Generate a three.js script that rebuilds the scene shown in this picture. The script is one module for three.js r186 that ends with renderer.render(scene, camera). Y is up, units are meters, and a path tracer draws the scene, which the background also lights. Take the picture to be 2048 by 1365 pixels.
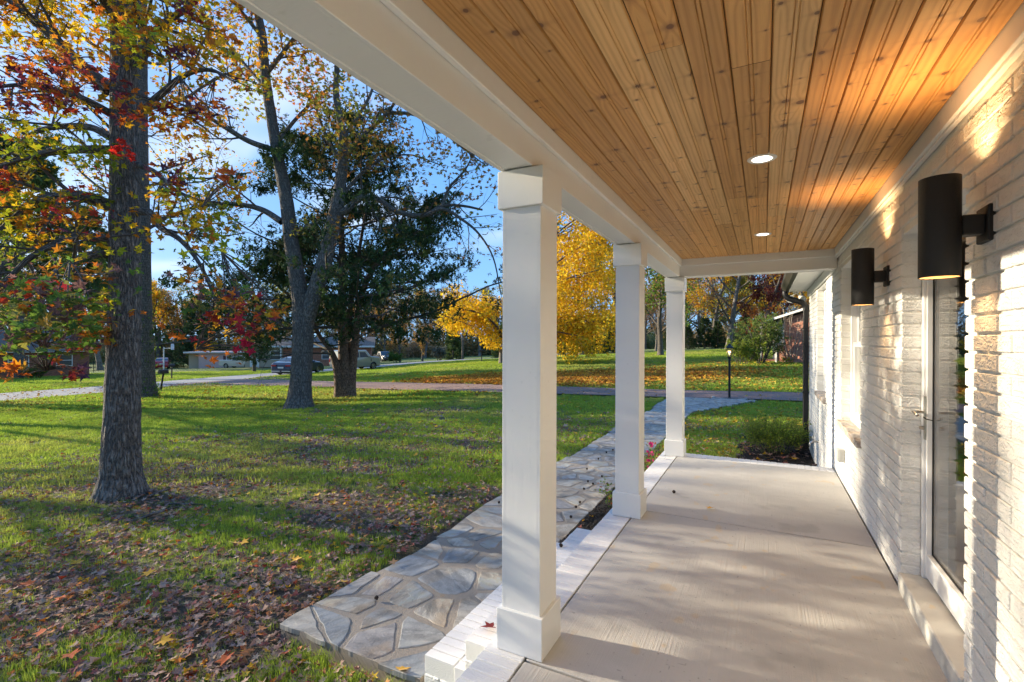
import * as THREE from 'three';
import { mergeGeometries } from 'three/addons/utils/BufferGeometryUtils.js';

// ---------------------------------------------------------------- camera, sky, sun, exposure
const R = d => d * Math.PI / 180;
const scene = new THREE.Scene();
const FPX = 976.2, CX = 1024, CY = 682.5;                     // focal length and centre in photo pixels
const camera = new THREE.PerspectiveCamera(2 * Math.atan(682.5 / FPX) * 180 / Math.PI, 2048 / 1365, 0.05, 2000);
camera.position.set(0, 1.40, 0);
camera.rotation.order = 'YXZ';
camera.rotation.set(R(-0.143), R(27.308), R(0.138));
camera.updateMatrixWorld(true);

const SUN = new THREE.Vector3(-0.953, 0.268, 0.138).normalize();   // towards the sun: low, beyond the yard
const sun = new THREE.DirectionalLight(new THREE.Color().setRGB(1, 0.86, 0.64), 4.7);
sun.position.copy(SUN).multiplyScalar(120);
sun.castShadow = true; sun.shadow.radius = 1.2;
sun.shadow.mapSize.set(4096, 4096);
Object.assign(sun.shadow.camera, { left: -60, right: 60, top: 50, bottom: -40, near: 1, far: 320 });
scene.add(sun, sun.target);

const renderer = new THREE.WebGLRenderer({ antialias: true });
renderer.toneMapping = THREE.LinearToneMapping;
renderer.toneMappingExposure = 2.5;
renderer.shadowMap.enabled = true;

// ---------------------------------------------------------------- random numbers and noise
function rng(seed) { let a = seed >>> 0; return () => { a = a + 0x6D2B79F5 | 0; let t = Math.imul(a ^ a >>> 15, 1 | a); t = t + Math.imul(t ^ t >>> 7, 61 | t) ^ t; return ((t ^ t >>> 14) >>> 0) / 4294967296; }; }
const hash = (x, y, s) => { let h = Math.imul(x, 374761393) + Math.imul(y, 668265263) + Math.imul(s, 1274126177) | 0; h = Math.imul(h ^ h >>> 13, 1274126177); return ((h ^ h >>> 16) >>> 0) / 4294967296; };
const mod = (a, n) => ((a % n) + n) % n;
const sm = t => t * t * (3 - 2 * t);
const sstep = (a, b, x) => sm(Math.min(1, Math.max(0, (x - a) / (b - a))));
const lerp = (a, b, t) => a + (b - a) * t;
function vnoise(x, y, s = 0, px = 1 << 20, py = 1 << 20) {          // value noise, periodic when px, py are given
  const xi = Math.floor(x), yi = Math.floor(y), fx = sm(x - xi), fy = sm(y - yi);
  const x0 = mod(xi, px), x1 = mod(xi + 1, px), y0 = mod(yi, py), y1 = mod(yi + 1, py);
  return lerp(lerp(hash(x0, y0, s), hash(x1, y0, s), fx), lerp(hash(x0, y1, s), hash(x1, y1, s), fx), fy);
}
function fbm(x, y, s = 0, oct = 4, px, py) { let v = 0, a = 0.5, f = 1, n = 0; for (let o = 0; o < oct; o++) { v += a * vnoise(x * f, y * f, s + o * 17, px && px * f, py && py * f); n += a; a *= 0.5; f *= 2; } return v / n; }

{ // the sky: pale towards the horizon and the sun, thin cloud streaks
  const W = 1024, H = 512, data = new Float32Array(W * H * 4);
  for (let j = 0; j < H; j++) for (let i = 0; i < W; i++) {
    const el = ((j + 0.5) / H - 0.5) * Math.PI, az = ((i + 0.5) / W - 0.5) * 2 * Math.PI;
    const d = [Math.cos(el) * Math.cos(az), Math.sin(el), Math.cos(el) * Math.sin(az)];
    const h = Math.max(0, d[1]), k = Math.pow(1 - h, 3.2);
    let c = [lerp(0.07, 0.22, k), lerp(0.225, 0.415, k), lerp(0.54, 0.66, k)];
    const mu = Math.max(0, d[0] * SUN.x + d[1] * SUN.y + d[2] * SUN.z);
    const glow = 0.28 * Math.pow(mu, 6) + 2.0 * Math.pow(mu, 60);
    c = [c[0] + glow * 1.0, c[1] + glow * 0.86, c[2] + glow * 0.62];
    const q = 1 / (h + 0.12), cx = d[0] * q * 1.2, cz = d[2] * q * 1.2;
    const w = fbm(cx * 0.9 + 5, cz * 2.1, 3, 5), cl = sstep(0.56, 0.84, w) * 0.45 * sstep(0.0, 0.12, h);
    const cc = [0.62 + glow * 0.8, 0.64 + glow * 0.7, 0.68 + glow * 0.55];
    for (let n = 0; n < 3; n++) data[(j * W + i) * 4 + n] = 0.8 * lerp(c[n], cc[n], cl);
    data[(j * W + i) * 4 + 3] = 1;
  }
  const t = new THREE.DataTexture(data, W, H, THREE.RGBAFormat, THREE.FloatType);
  t.mapping = THREE.EquirectangularReflectionMapping; t.magFilter = THREE.LinearFilter; t.minFilter = THREE.LinearFilter; t.needsUpdate = true;
  scene.background = t; scene.environment = t;
}

// ---------------------------------------------------------------- pixels to points
const V = (x, y, z) => new THREE.Vector3(x, y, z);
const rot = new THREE.Matrix3().setFromMatrix4(camera.matrixWorld);
const ray = (u, v) => V((u - CX) / FPX, -(v - CY) / FPX, -1).applyMatrix3(rot);         // advances 1 m in depth per unit
const P = (u, v, D) => ray(u, v).multiplyScalar(D).add(camera.position);
const depthOf = p => -p.clone().sub(camera.position).applyMatrix3(rot.clone().invert()).z;
const pix = p => { const q = p.clone().sub(camera.position).applyMatrix3(rot.clone().invert()); return [CX - FPX * q.x / q.z, CY + FPX * q.y / q.z, -q.z]; };

// ---------------------------------------------------------------- naming helpers
const used = new Map();
function numbered(n) { const k = used.get(n) || 0; used.set(n, k + 1); return k ? n + '_' + String(k).padStart(3, '0') : n; }
function tag(o, label, category, group, kind) { if (label) o.userData.label = label; if (category) o.userData.category = category; if (group) o.userData.group = group; if (kind) o.userData.kind = kind; return o; }
function thing(name, label, category, pos = V(0, 0, 0), turn = 0, group) { const o = new THREE.Group(); o.name = numbered(name); o.position.copy(pos); o.rotation.y = turn; scene.add(o); return tag(o, label, category, group); }
function mesh(name, g, m, parent = scene, label) { const o = new THREE.Mesh(g, m); o.name = parent === scene ? numbered(name) : name; o.castShadow = o.receiveShadow = true; parent.add(o); if (label) o.userData.label = label; return o; }
function part(name, parent) { const o = new THREE.Group(); o.name = name; parent.add(o); return o; }
const structure = (name, g, m, label, cat) => tag(mesh(name, g, m), label, cat, null, 'structure');

// ---------------------------------------------------------------- geometry helpers
function geo(pos, idx, uv, col) { const g = new THREE.BufferGeometry(); g.setAttribute('position', new THREE.Float32BufferAttribute(pos, 3)); if (uv) g.setAttribute('uv', new THREE.Float32BufferAttribute(uv, 2)); if (col) g.setAttribute('color', new THREE.Float32BufferAttribute(col, 3)); if (idx) g.setIndex(idx); return g; }
// box with chamfered edges, uv in metres; opts: c chamfer, o uv offset
function cbox(x0, x1, y0, y1, z0, z1, c = 0.003, o = [0, 0]) {
  const lo = [x0, y0, z0], hi = [x1, y1, z1], pos = [], uv = [], nor = [];
  c = Math.min(c, (x1 - x0) / 3, (y1 - y0) / 3, (z1 - z0) / 3);
  const put = (a, b, d) => { const n = new THREE.Vector3().subVectors(b, a).cross(new THREE.Vector3().subVectors(d, a)).normalize(); const m = V((x0 + x1) / 2, (y0 + y1) / 2, (z0 + z1) / 2); const out = a.clone().add(b).add(d).divideScalar(3).sub(m).dot(n) > 0; const t = out ? [a, b, d] : [a, d, b]; if (!out) n.negate();
    const ax = Math.abs(n.x), ay = Math.abs(n.y), az = Math.abs(n.z);
    for (const p of t) { pos.push(p.x, p.y, p.z); nor.push(n.x, n.y, n.z); if (ay >= ax && ay >= az) uv.push(p.z + o[0], p.x + o[1]); else if (ax >= az) uv.push(p.z + o[0], p.y + o[1]); else uv.push(p.x + o[0], p.y + o[1]); } };
  const quad = (a, b, d, e) => { put(a, b, d); put(a, d, e); };
  const pt = (s, ins) => { const q = [0, 0, 0]; for (let i = 0; i < 3; i++) q[i] = (s[i] > 0 ? hi[i] : lo[i]) - (ins === i ? 0 : s[i] * c); return V(...q); };
  for (let a = 0; a < 3; a++) for (const s of [-1, 1]) { const b = (a + 1) % 3, d = (a + 2) % 3, S = (i, j) => { const q = [0, 0, 0]; q[a] = s; q[b] = i; q[d] = j; return pt(q, a); }; quad(S(-1, -1), S(1, -1), S(1, 1), S(-1, 1)); }
  if (c > 0) {
    for (let a = 0; a < 3; a++) { const b = (a + 1) % 3, d = (a + 2) % 3; for (const i of [-1, 1]) for (const j of [-1, 1]) { const S = (k, ins) => { const q = [0, 0, 0]; q[a] = k; q[b] = i; q[d] = j; return pt(q, ins); }; quad(S(-1, b), S(1, b), S(1, d), S(-1, d)); } }
    for (const i of [-1, 1]) for (const j of [-1, 1]) for (const k of [-1, 1]) put(pt([i, j, k], 0), pt([i, j, k], 1), pt([i, j, k], 2));
  }
  const g = geo(pos, null, uv); g.setAttribute('normal', new THREE.Float32BufferAttribute(nor, 3)); return g;
}
const merge = a => { const any = a.some(g => !g.index); return mergeGeometries(any ? a.map(g => g.index ? g.toNonIndexed() : g) : a, false); };
const at = (g, x, y, z) => g.clone().translate(x, y, z);
// tube along points with radii; rough(angle, length) scales the radius
function tube(pts, rad, seg = 8, rough = null, cap = true) {
  const n = pts.length, pos = [], uv = [], idx = []; let N = null, len = 0;
  const T = pts.map((p, i) => pts[Math.min(n - 1, i + 1)].clone().sub(pts[Math.max(0, i - 1)]).normalize());
  for (let i = 0; i < n; i++) {
    if (!N) { N = Math.abs(T[0].y) < 0.9 ? V(0, 1, 0) : V(1, 0, 0); N.cross(T[0]).normalize(); } else { N.sub(T[i].clone().multiplyScalar(N.dot(T[i]))).normalize(); len += pts[i].distanceTo(pts[i - 1]); }
    const B = T[i].clone().cross(N);
    for (let k = 0; k <= seg; k++) { const a = k / seg * Math.PI * 2, r = rad[i] * (rough ? rough(k % seg / seg, len, i / (n - 1)) : 1), cs = Math.cos(a) * r, sn = Math.sin(a) * r;
      pos.push(pts[i].x + N.x * cs + B.x * sn, pts[i].y + N.y * cs + B.y * sn, pts[i].z + N.z * cs + B.z * sn); uv.push(k / seg * Math.max(0.12, Math.round(rad[0] * 6.28 / 0.5)) * 0.5, len); }
  }
  for (let i = 0; i < n - 1; i++) for (let k = 0; k < seg; k++) { const a = i * (seg + 1) + k, b = a + seg + 1; idx.push(a, a + 1, b, b, a + 1, b + 1); }
  if (cap) for (const e of [0, n - 1]) { const c = pos.length / 3; pos.push(pts[e].x, pts[e].y, pts[e].z); uv.push(0, 0); for (let k = 0; k < seg; k++) { const a = e * (seg + 1) + k; e ? idx.push(a, a + 1, c) : idx.push(a + 1, a, c); } }
  const g = geo(pos, idx, uv); g.computeVertexNormals(); return g;
}
const spline = (pts, n) => new THREE.CatmullRomCurve3(pts, false, 'centripetal').getPoints(n);
function extrude(pts, depth, bevel = 0, holes) { const s = new THREE.Shape(pts.map(p => new THREE.Vector2(...p))); for (const h of holes || []) s.holes.push(new THREE.Path(h.map(p => new THREE.Vector2(...p)))); return new THREE.ExtrudeGeometry(s, { depth, bevelEnabled: bevel > 0, bevelSize: bevel, bevelThickness: bevel, bevelSegments: 2, curveSegments: 10 }); }
class Soup { constructor() { this.p = []; this.c = []; this.i = []; } add(t, m, col) { const b = this.p.length / 3, q = new THREE.Vector3(); for (const v of t.v) { q.set(...v).applyMatrix4(m); this.p.push(q.x, q.y, q.z); this.c.push(...col); } for (const k of t.f) this.i.push(b + k); } get size() { return this.i.length / 3; } build() { return geo(this.p, this.i, null, this.c); } }

// ---------------------------------------------------------------- textures
function tex(w, h, f, srgb = true) { const d = new Uint8Array(w * h * 4); for (let j = 0; j < h; j++) for (let i = 0; i < w; i++) { const c = f(i / w, j / h, i, j), k = (j * w + i) * 4; if (Array.isArray(c)) { d[k] = c[0]; d[k + 1] = c[1]; d[k + 2] = c[2]; } else d[k] = d[k + 1] = d[k + 2] = c; d[k + 3] = 255; } const t = new THREE.DataTexture(d, w, h); t.wrapS = t.wrapT = THREE.RepeatWrapping; t.magFilter = THREE.LinearFilter; t.minFilter = THREE.LinearMipmapLinearFilter; t.generateMipmaps = true; if (srgb) t.colorSpace = THREE.SRGBColorSpace; t.needsUpdate = true; return t; }
const rep = (t, x, y) => { const c = t.clone(); c.repeat.set(x, y ?? x); c.needsUpdate = true; return c; };
const S255 = v => Math.max(0, Math.min(255, 255 * (v <= 0.0031308 ? 12.92 * v : 1.055 * Math.pow(v, 1 / 2.4) - 0.055)));
const rgb = (r, g, b) => [S255(r), S255(g), S255(b)];
const C = (r, g, b) => new THREE.Color().setRGB(r, g, b);
const std = o => new THREE.MeshStandardMaterial(o), phys = o => new THREE.MeshPhysicalMaterial(o);

const T = {};
T.ground = tex(1024, 1024, (u, v) => { const a = fbm(u * 12, v * 12, 1, 5, 12, 12), b = vnoise(u * 220, v * 220, 9, 220, 220), c = vnoise(u * 500, v * 500, 4, 500, 500), k = 0.55 + 0.5 * a + 0.5 * (b - 0.5) + 0.45 * (c - 0.5); return rgb(0.72 * k, 0.72 * k, 0.68 * k); });
T.groundB = tex(512, 512, (u, v) => 255 * (0.5 * vnoise(u * 128, v * 128, 3, 128, 128) + 0.5 * vnoise(u * 256, v * 256, 5, 256, 256)), false);
T.bark = tex(512, 1024, (u, v) => { const w = u + 0.05 * fbm(u * 4, v * 10, 5, 3, 4, 10), r = Math.abs(fbm(w * 26, v * 9, 2, 3, 26, 9) * 2 - 1), r2 = fbm(u * 60, v * 60, 8, 3, 60, 60), li = sstep(0.66, 0.76, fbm(u * 16, v * 20, 31, 4, 16, 20)); const k = 0.28 + 1.35 * r + 0.5 * (r2 - 0.5); const c = [0.245 * k, 0.215 * k, 0.185 * k]; return rgb(lerp(c[0], 0.27, li * 0.4), lerp(c[1], 0.28, li * 0.4), lerp(c[2], 0.25, li * 0.4)); });
T.barkB = tex(512, 1024, (u, v) => { const w = u + 0.05 * fbm(u * 4, v * 10, 5, 3, 4, 10), r = Math.abs(fbm(w * 26, v * 9, 2, 3, 26, 9) * 2 - 1); return 255 * Math.min(1, 0.2 + 1.6 * r) * (0.7 + 0.3 * vnoise(u * 90, v * 120, 7, 90, 120)); }, false);
T.brickB = tex(512, 512, (u, v) => { const a = fbm(u * 26, v * 26, 3, 4, 26, 26), b = 1 - Math.abs(fbm(u * 22 + 3 * a, v * 30, 6, 3, 22, 30) * 2 - 1), c = vnoise(u * 200, v * 200, 2, 200, 200); return 255 * Math.min(1, 0.55 * sstep(0.55, 0.95, b) + 0.35 * a + 0.12 * c); }, false);
T.paint = tex(512, 512, (u, v) => { const a = fbm(u * 10, v * 10, 13, 5, 10, 10), s = vnoise(u * 130, v * 130, 14, 130, 130), k = 0.94 + 0.08 * a - 0.10 * sstep(0.86, 0.95, s) * sstep(0.45, 0.7, a); return rgb(0.80 * k, 0.79 * k, 0.755 * k); });
T.trimB = tex(256, 1024, (u, v) => 255 * (0.6 * fbm(u * 60, v * 6, 12, 3, 60, 6) + 0.4 * vnoise(u * 200, v * 60, 4, 200, 60)), false);
T.conc = tex(1024, 1024, (u, v) => { const a = fbm(u * 5, v * 5, 21, 5, 5, 5), b = fbm(u * 40, v * 14, 22, 3, 40, 14), st = sstep(0.66, 0.8, fbm(u * 9, v * 7, 23, 4, 9, 7)), sp = sstep(0.93, 0.99, vnoise(u * 150, v * 150, 24, 150, 150)), ru = sstep(0.74, 0.82, fbm(u * 14, v * 22, 25, 3, 14, 22)); const k = (0.86 + 0.24 * a + 0.10 * (b - 0.5)) * (1 - 0.16 * st) * (1 - 0.4 * sp); return rgb(0.47 * k * (1 + 0.06 * ru), 0.455 * k * (1 - 0.05 * ru), 0.43 * k * (1 - 0.2 * ru)); });
T.concB = tex(1024, 1024, (u, v) => 255 * (0.55 * vnoise(u * 3, v * 330, 5, 3, 330) + 0.25 * vnoise(u * 300, v * 300, 6, 300, 300) + 0.2 * fbm(u * 6, v * 6, 8, 3, 6, 6)), false);
T.asph = tex(512, 512, (u, v) => { const k = 0.75 + 0.35 * fbm(u * 6, v * 6, 31, 4, 6, 6) + 0.35 * (vnoise(u * 190, v * 190, 32, 190, 190) - 0.5); return rgb(k * 0.9, k * 0.9, k * 0.9); });
T.stone = tex(512, 512, (u, v) => { const w = fbm(u * 3, v * 3, 41, 3, 3, 3), a = fbm(u * 5 + 1.5 * w, v * 9, 42, 5, 5, 9), b = vnoise(u * 120, v * 120, 43, 120, 120), k = 0.30 + 1.25 * a + 0.16 * (b - 0.5) + 0.22 * sstep(0.58, 0.62, fbm(u * 6 + w, v * 14, 47, 4, 6, 14)), t = sstep(0.5, 0.75, fbm(u * 4, v * 4, 45, 4, 4, 4)); return rgb(k * (0.80 + 0.18 * t), k * (0.82 + 0.05 * t), k * (0.84 - 0.10 * t)); });
T.stoneB = tex(512, 512, (u, v) => { const w = fbm(u * 3, v * 3, 41, 3, 3, 3), a = fbm(u * 4 + 1.5 * w, v * 8, 42, 4, 4, 8); return 255 * Math.min(1, (Math.floor(a * 7) / 7 * 0.7 + a * 0.3) + 0.08 * vnoise(u * 90, v * 90, 3, 90, 90)); }, false);
T.farBrick = tex(512, 512, (u, v) => { const row = Math.floor(v * 30), x = u * 10 + (row % 2) * 0.5, m = Math.min(mod(x, 1) * 20, mod(v * 30, 1) * 6.7) < 1, k = 0.7 + 0.6 * hash(Math.floor(mod(x, 10)), row, 5); return m ? rgb(0.42, 0.36, 0.30) : rgb(0.42 * k, 0.155 * k, 0.09 * k); });
T.shingle = tex(256, 256, (u, v) => { const k = 0.7 + 0.5 * hash(Math.floor(u * 8 + (Math.floor(v * 16) % 2) * 0.5), Math.floor(v * 16), 3) + 0.3 * (vnoise(u * 100, v * 100, 3, 100, 100) - 0.5); return rgb(0.8 * k, 0.8 * k, 0.82 * k); });

// knotty pine: eight board faces above each other in one texture, 3.6 m long and 0.128 m wide each
const ROWS = 8;
{ const knots = [], r = rng(77); for (let k = 0; k < ROWS; k++) { const a = []; for (let x = 0.05; x < 3.55; x += 0.03 + 0.5 * r() * r()) a.push([x, 0.006 + 0.116 * r(), 0.004 + 0.0150 * r() * r(), r() < 0.6 ? 1 : 0]); knots.push(a); }
  const W = 2048, H = 1024, base = [[0.68, 0.40, 0.150], [0.61, 0.34, 0.115], [0.74, 0.46, 0.190], [0.65, 0.37, 0.130], [0.55, 0.295, 0.095], [0.70, 0.42, 0.165], [0.62, 0.345, 0.12], [0.76, 0.485, 0.21]];
  T.wood = tex(W, H, (u, v) => { const row = Math.min(ROWS - 1, Math.floor(v * ROWS)), x = u * 3.6, y = (v * ROWS - row) * 0.128; let yy = y, dark = 0, ring = 0, swell = 0;
    for (const [kx, ky, kr, live] of knots[row]) { const dx = x - kx, dy = y - ky; if (Math.abs(dx) > 0.16) continue; const e = Math.exp(-(dx * dx) / (kr * kr * 22) - (dy * dy) / (kr * kr * 9)); yy += Math.sign(dy || 1) * kr * 1.3 * e; const q = Math.hypot(dx * 0.75, dy) / kr; dark = Math.max(dark, (live ? 0.85 : 0.55) * (1 - sstep(0.55, 1.0, q))); ring = Math.max(ring, 0.35 * (1 - sstep(1.0, 2.3, q))); const tail = Math.exp(-(dx * dx) / (kr * kr * 1.2)) * Math.exp(-Math.abs(dy) / (kr * 4)); swell = Math.max(swell, 0.3 * tail); }
    const w = fbm(x * 0.9, yy * 18, 50 + row, 3), g = 0.5 + 0.5 * Math.sin((yy * 330 + w * 16 + 1.8 * vnoise(x * 3, yy * 40, row)) * (0.75 + 0.08 * (row % 4))), fine = vnoise(x * 22, yy * 1700, 60 + row), mott = fbm(x * 4, y * 24, 70 + row, 3);
    const k = 1.0 - 0.17 * g * g - 0.12 * (fine - 0.5) + 0.22 * (mott - 0.5), c = base[row], d = Math.max(dark, 0) ; let o = [c[0] * k, c[1] * k * (1 - 0.07 * g), c[2] * k * (1 - 0.16 * g)];
    const kk = Math.min(0.92, d + ring * 0.6 + swell); o = [lerp(o[0], 0.13, kk), lerp(o[1], 0.048, kk), lerp(o[2], 0.018, kk)]; return rgb(...o); });
}

// ---------------------------------------------------------------- materials
const M = {
  brick: std({ map: rep(T.paint, 1.3), bumpMap: rep(T.brickB, 2.2), bumpScale: 0.0055, roughness: 0.62 }),
  brickB: std({ map: rep(T.paint, 1.3), color: C(0.95, 0.95, 0.96), bumpMap: rep(T.brickB, 1.8), bumpScale: 0.006, roughness: 0.6 }),
  mortar: std({ map: rep(T.paint, 1.3), color: C(0.97, 0.97, 0.95), bumpMap: rep(T.groundB, 1.5), bumpScale: 0.002, roughness: 0.75 }),
  trim: std({ map: rep(T.paint, 0.35), bumpMap: rep(T.trimB, 3, 1), bumpScale: 0.0004, color: C(0.93, 0.95, 0.98), roughness: 0.42 }),
  soffit: std({ map: rep(T.paint, 0.35), color: C(0.93, 0.95, 0.98), bumpMap: rep(T.trimB, 2, 1), bumpScale: 0.0006, roughness: 0.5 }),
  vinyl: std({ color: C(0.80, 0.80, 0.79), roughness: 0.35 }),
  conc: std({ map: rep(T.conc, 0.45), bumpMap: rep(T.concB, 0.9), bumpScale: 0.0016, roughness: 0.86 }),
  gap: std({ color: C(0.035, 0.032, 0.03), roughness: 1 }),
  sill: std({ color: C(0.52, 0.46, 0.42), bumpMap: rep(T.brickB, 3), bumpScale: 0.004, map: rep(T.stone, 3), roughness: 0.9 }),
  wood: [1.0, 0.86, 1.1].map(k => std({ map: T.wood, color: C(k, k * 0.985, k * 0.97), roughness: 0.46 })),
  black: std({ color: C(0.009, 0.009, 0.010), roughness: 0.5 }),
  blackRough: std({ color: C(0.006, 0.006, 0.0068), roughness: 0.55, bumpMap: rep(T.groundB, 6), bumpScale: 0.0006 }),
  bronze: std({ color: C(0.03, 0.026, 0.02), roughness: 0.45 }),
  glass: phys({ color: C(0.97, 0.98, 0.98), transmission: 1, thickness: 0, roughness: 0.01, ior: 1.6 }),
  nickel: std({ color: C(0.52, 0.50, 0.47), metalness: 1, roughness: 0.28 }),
  dark: std({ color: C(0.05, 0.045, 0.04), roughness: 0.9 }),
  road: std({ map: rep(T.asph, 0.35), color: C(0.27, 0.275, 0.285), roughness: 0.92, bumpMap: rep(T.groundB, 2), bumpScale: 0.004 }),
  drive: std({ map: rep(T.asph, 0.5), color: C(0.30, 0.195, 0.165), roughness: 0.95, bumpMap: rep(T.groundB, 2), bumpScale: 0.012 }),
  bark: std({ map: T.bark, bumpMap: T.barkB, bumpScale: 0.045, roughness: 0.95 }),
  barkPale: std({ map: T.bark, color: C(1.15, 1.15, 1.15), bumpMap: T.barkB, bumpScale: 0.02, roughness: 0.95 }),
  barkRed: std({ map: T.bark, color: C(1.0, 0.72, 0.55), bumpMap: T.barkB, bumpScale: 0.02, roughness: 0.95 }),
  twig: std({ color: C(0.085, 0.07, 0.058), roughness: 0.9 }),
  leaf: phys({ vertexColors: true, transmission: 0.42, thickness: 0, roughness: 1, specularIntensity: 0.35 }),
  needle: phys({ vertexColors: true, transmission: 0.2, thickness: 0, roughness: 1, specularIntensity: 0.3 }),
  grass: phys({ color: C(1, 1, 1), transmission: 0.38, thickness: 0, roughness: 1, specularIntensity: 0.3 }),
  litter: phys({ color: C(1, 1, 1), transmission: 0.12, thickness: 0, roughness: 1, specularIntensity: 0.5 }),
  mulch: std({ color: C(0.018, 0.015, 0.013), bumpMap: rep(T.groundB, 3), bumpScale: 0.02, roughness: 0.95 }),
};
const STONES = [[0.19, 0.195, 0.195], [0.215, 0.215, 0.21], [0.26, 0.24, 0.21], [0.22, 0.205, 0.193], [0.235, 0.23, 0.215], [0.175, 0.183, 0.187], [0.275, 0.252, 0.215], [0.23, 0.217, 0.2]].map(c => std({ map: rep(T.stone, 1.3), bumpMap: rep(T.stoneB, 1.3), bumpScale: 0.012, color: C(c[0] * 1.7, c[1] * 1.66, c[2] * 1.6), roughness: 0.7 }));

// ---------------------------------------------------------------- terrain: a thin-plate surface through measured points
const CTRL = [];
{ const y = (u, v, D) => { const p = P(u, v, D); CTRL.push([p.x, p.z, p.y]); };
  y(240, 992, 6.0); y(598, 817, 17); y(688, 796, 20.5); y(322, 783, 27); y(0, 803, 23); y(0, 786, 27); y(600, 749, 41); y(740, 741, 48); y(880, 722, 58); y(1000, 717, 70);
  y(440, 736, 75); y(330, 739, 78); y(1458, 799, 16); y(1450, 787, 18.2); y(1560, 727, 29); y(1330, 698, 70); y(1100, 738, 33); y(900, 772, 22); y(500, 768, 31); y(1000, 786, 18.8);
  y(998, 727, 38); y(1450, 740, 26); y(1250, 715, 45); y(150, 745, 62); y(293, 796, 22); y(1400, 860, 10.4);
  for (const [a, b, c] of [[-3, 3, -0.51], [-3, -2, -0.51], [-3.1, -6, -0.50], [-2.2, -10, -0.49], [-2.4, -14, -0.54], [2, -3, -0.5], [2, 4, -0.5], [1, -10, -0.47], [4, -12, -0.42], [12, -5, -0.3], [12, 12, -0.3], [-12, 10, -0.75], [-30, 12, -1.4], [-60, 10, -2], [-60, 60, -2], [40, 60, 0], [60, 0, 0.3], [40, -30, 0.5], [70, -80, 1.0], [10, -110, 0.4], [-60, -110, -2.2], [-110, -80, -3.4], [-120, 0, -3]]) CTRL.push([a, b, c]);
}
const hgt = (() => {
  const n = CTRL.length, N = n + 3, K = (a, b) => { const r2 = (a[0] - b[0]) ** 2 + (a[1] - b[1]) ** 2; return r2 > 0 ? 0.5 * r2 * Math.log(r2) : 0; };
  const A = [], b = [];
  for (let i = 0; i < n; i++) { A.push([...CTRL.map((q, j) => K(CTRL[i], q) + (i === j ? 12 : 0)), 1, CTRL[i][0], CTRL[i][1]]); b.push(CTRL[i][2]); }
  for (let k = 0; k < 3; k++) { A.push([...CTRL.map(q => k ? q[k - 1] : 1), 0, 0, 0]); b.push(0); }
  for (let c = 0; c < N; c++) { let m = c; for (let r = c + 1; r < N; r++) if (Math.abs(A[r][c]) > Math.abs(A[m][c])) m = r; [A[c], A[m]] = [A[m], A[c]]; [b[c], b[m]] = [b[m], b[c]];
    for (let r = c + 1; r < N; r++) { const f = A[r][c] / A[c][c]; if (!f) continue; for (let k = c; k < N; k++) A[r][k] -= f * A[c][k]; b[r] -= f * b[c]; } }
  for (let c = N - 1; c >= 0; c--) { for (let k = c + 1; k < N; k++) b[c] -= A[c][k] * b[k]; b[c] /= A[c][c]; }
  return (x, z) => { const r = Math.hypot(x, z), f = r > 125 ? 125 / r : 1; x *= f; z *= f; let s = b[n] + b[n + 1] * x + b[n + 2] * z; for (let i = 0; i < n; i++) s += b[i] * K([x, z], CTRL[i]); return s; };
})();
const G = (u, v) => { const d = ray(u, v); let t = 1.5, s = 0.25; for (let k = 0; k < 900; k++) { const p = d.clone().multiplyScalar(t).add(camera.position); if (p.y < hgt(p.x, p.z)) { let a = t - s, b = t; for (let j = 0; j < 24; j++) { const m = (a + b) / 2, q = d.clone().multiplyScalar(m).add(camera.position); q.y < hgt(q.x, q.z) ? b = m : a = m; } const q = d.clone().multiplyScalar(b).add(camera.position); q.y = hgt(q.x, q.z); return q; } s = Math.max(0.25, t * 0.01); t += s; if (t > 160) break; } const q = d.clone().multiplyScalar(110).add(camera.position); q.y = hgt(q.x, q.z); return q; };
const onGround = (x, z, up = 0) => V(x, hgt(x, z) + up, z);
const GD = (u, D) => { const d = ray(u, 680); return onGround(d.x * D + camera.position.x, d.z * D + camera.position.z); };   // ground at a column and a depth

// road and driveway centre lines
const road = (() => { const a = [[0, 796], [211, 779], [305, 771], [400, 762.5], [520, 751.5], [650, 741.5], [749, 733.5], [860, 724], [960, 718.5], [1040, 714.5]].map(q => G(...q)); const p = a[0].clone().add(a[0].clone().sub(a[1]).multiplyScalar(2.2)), q = p.clone().add(a[0].clone().sub(a[1]).multiplyScalar(4)), n = a.length, e = a[n - 1].clone().add(V(12, 0, -18)); return spline([q, p, ...a, e, e.clone().add(V(24, 0, -16))].map(s => onGround(s.x, s.z)), 160); })();
const drive = spline([[440, 763], [575, 768], [740, 772], [870, 775], [1000, 779], [1150, 783.5], [1290, 788], [1450, 792], [1610, 796.5]].map(q => G(...q)).concat([V(6.5, 0, -17.2), V(11, 0, -17.6)]).map(s => onGround(s.x, s.z)), 120);
function ribbon(line, half, up) { const pos = [], idx = [], uv = [], K = 10; let L = 0; line.forEach((p, i) => { const t = line[Math.min(line.length - 1, i + 1)].clone().sub(line[Math.max(0, i - 1)]), n = V(-t.z, 0, t.x).normalize(); if (i) L += p.distanceTo(line[i - 1]); const w = typeof half === 'function' ? half(i / (line.length - 1), L) : half; for (let k = 0; k <= K; k++) { const s = (k / K * 2 - 1) * w, x = p.x + n.x * s, z = p.z + n.z * s; pos.push(x, hgt(x, z) + up, z); uv.push(s, L); if (i && k) { const c = i * (K + 1) + k, d = c - K - 1; idx.push(d - 1, d, c - 1, c - 1, d, c); } } }); const g = geo(pos, idx, uv); g.computeVertexNormals(); return g; }
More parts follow.
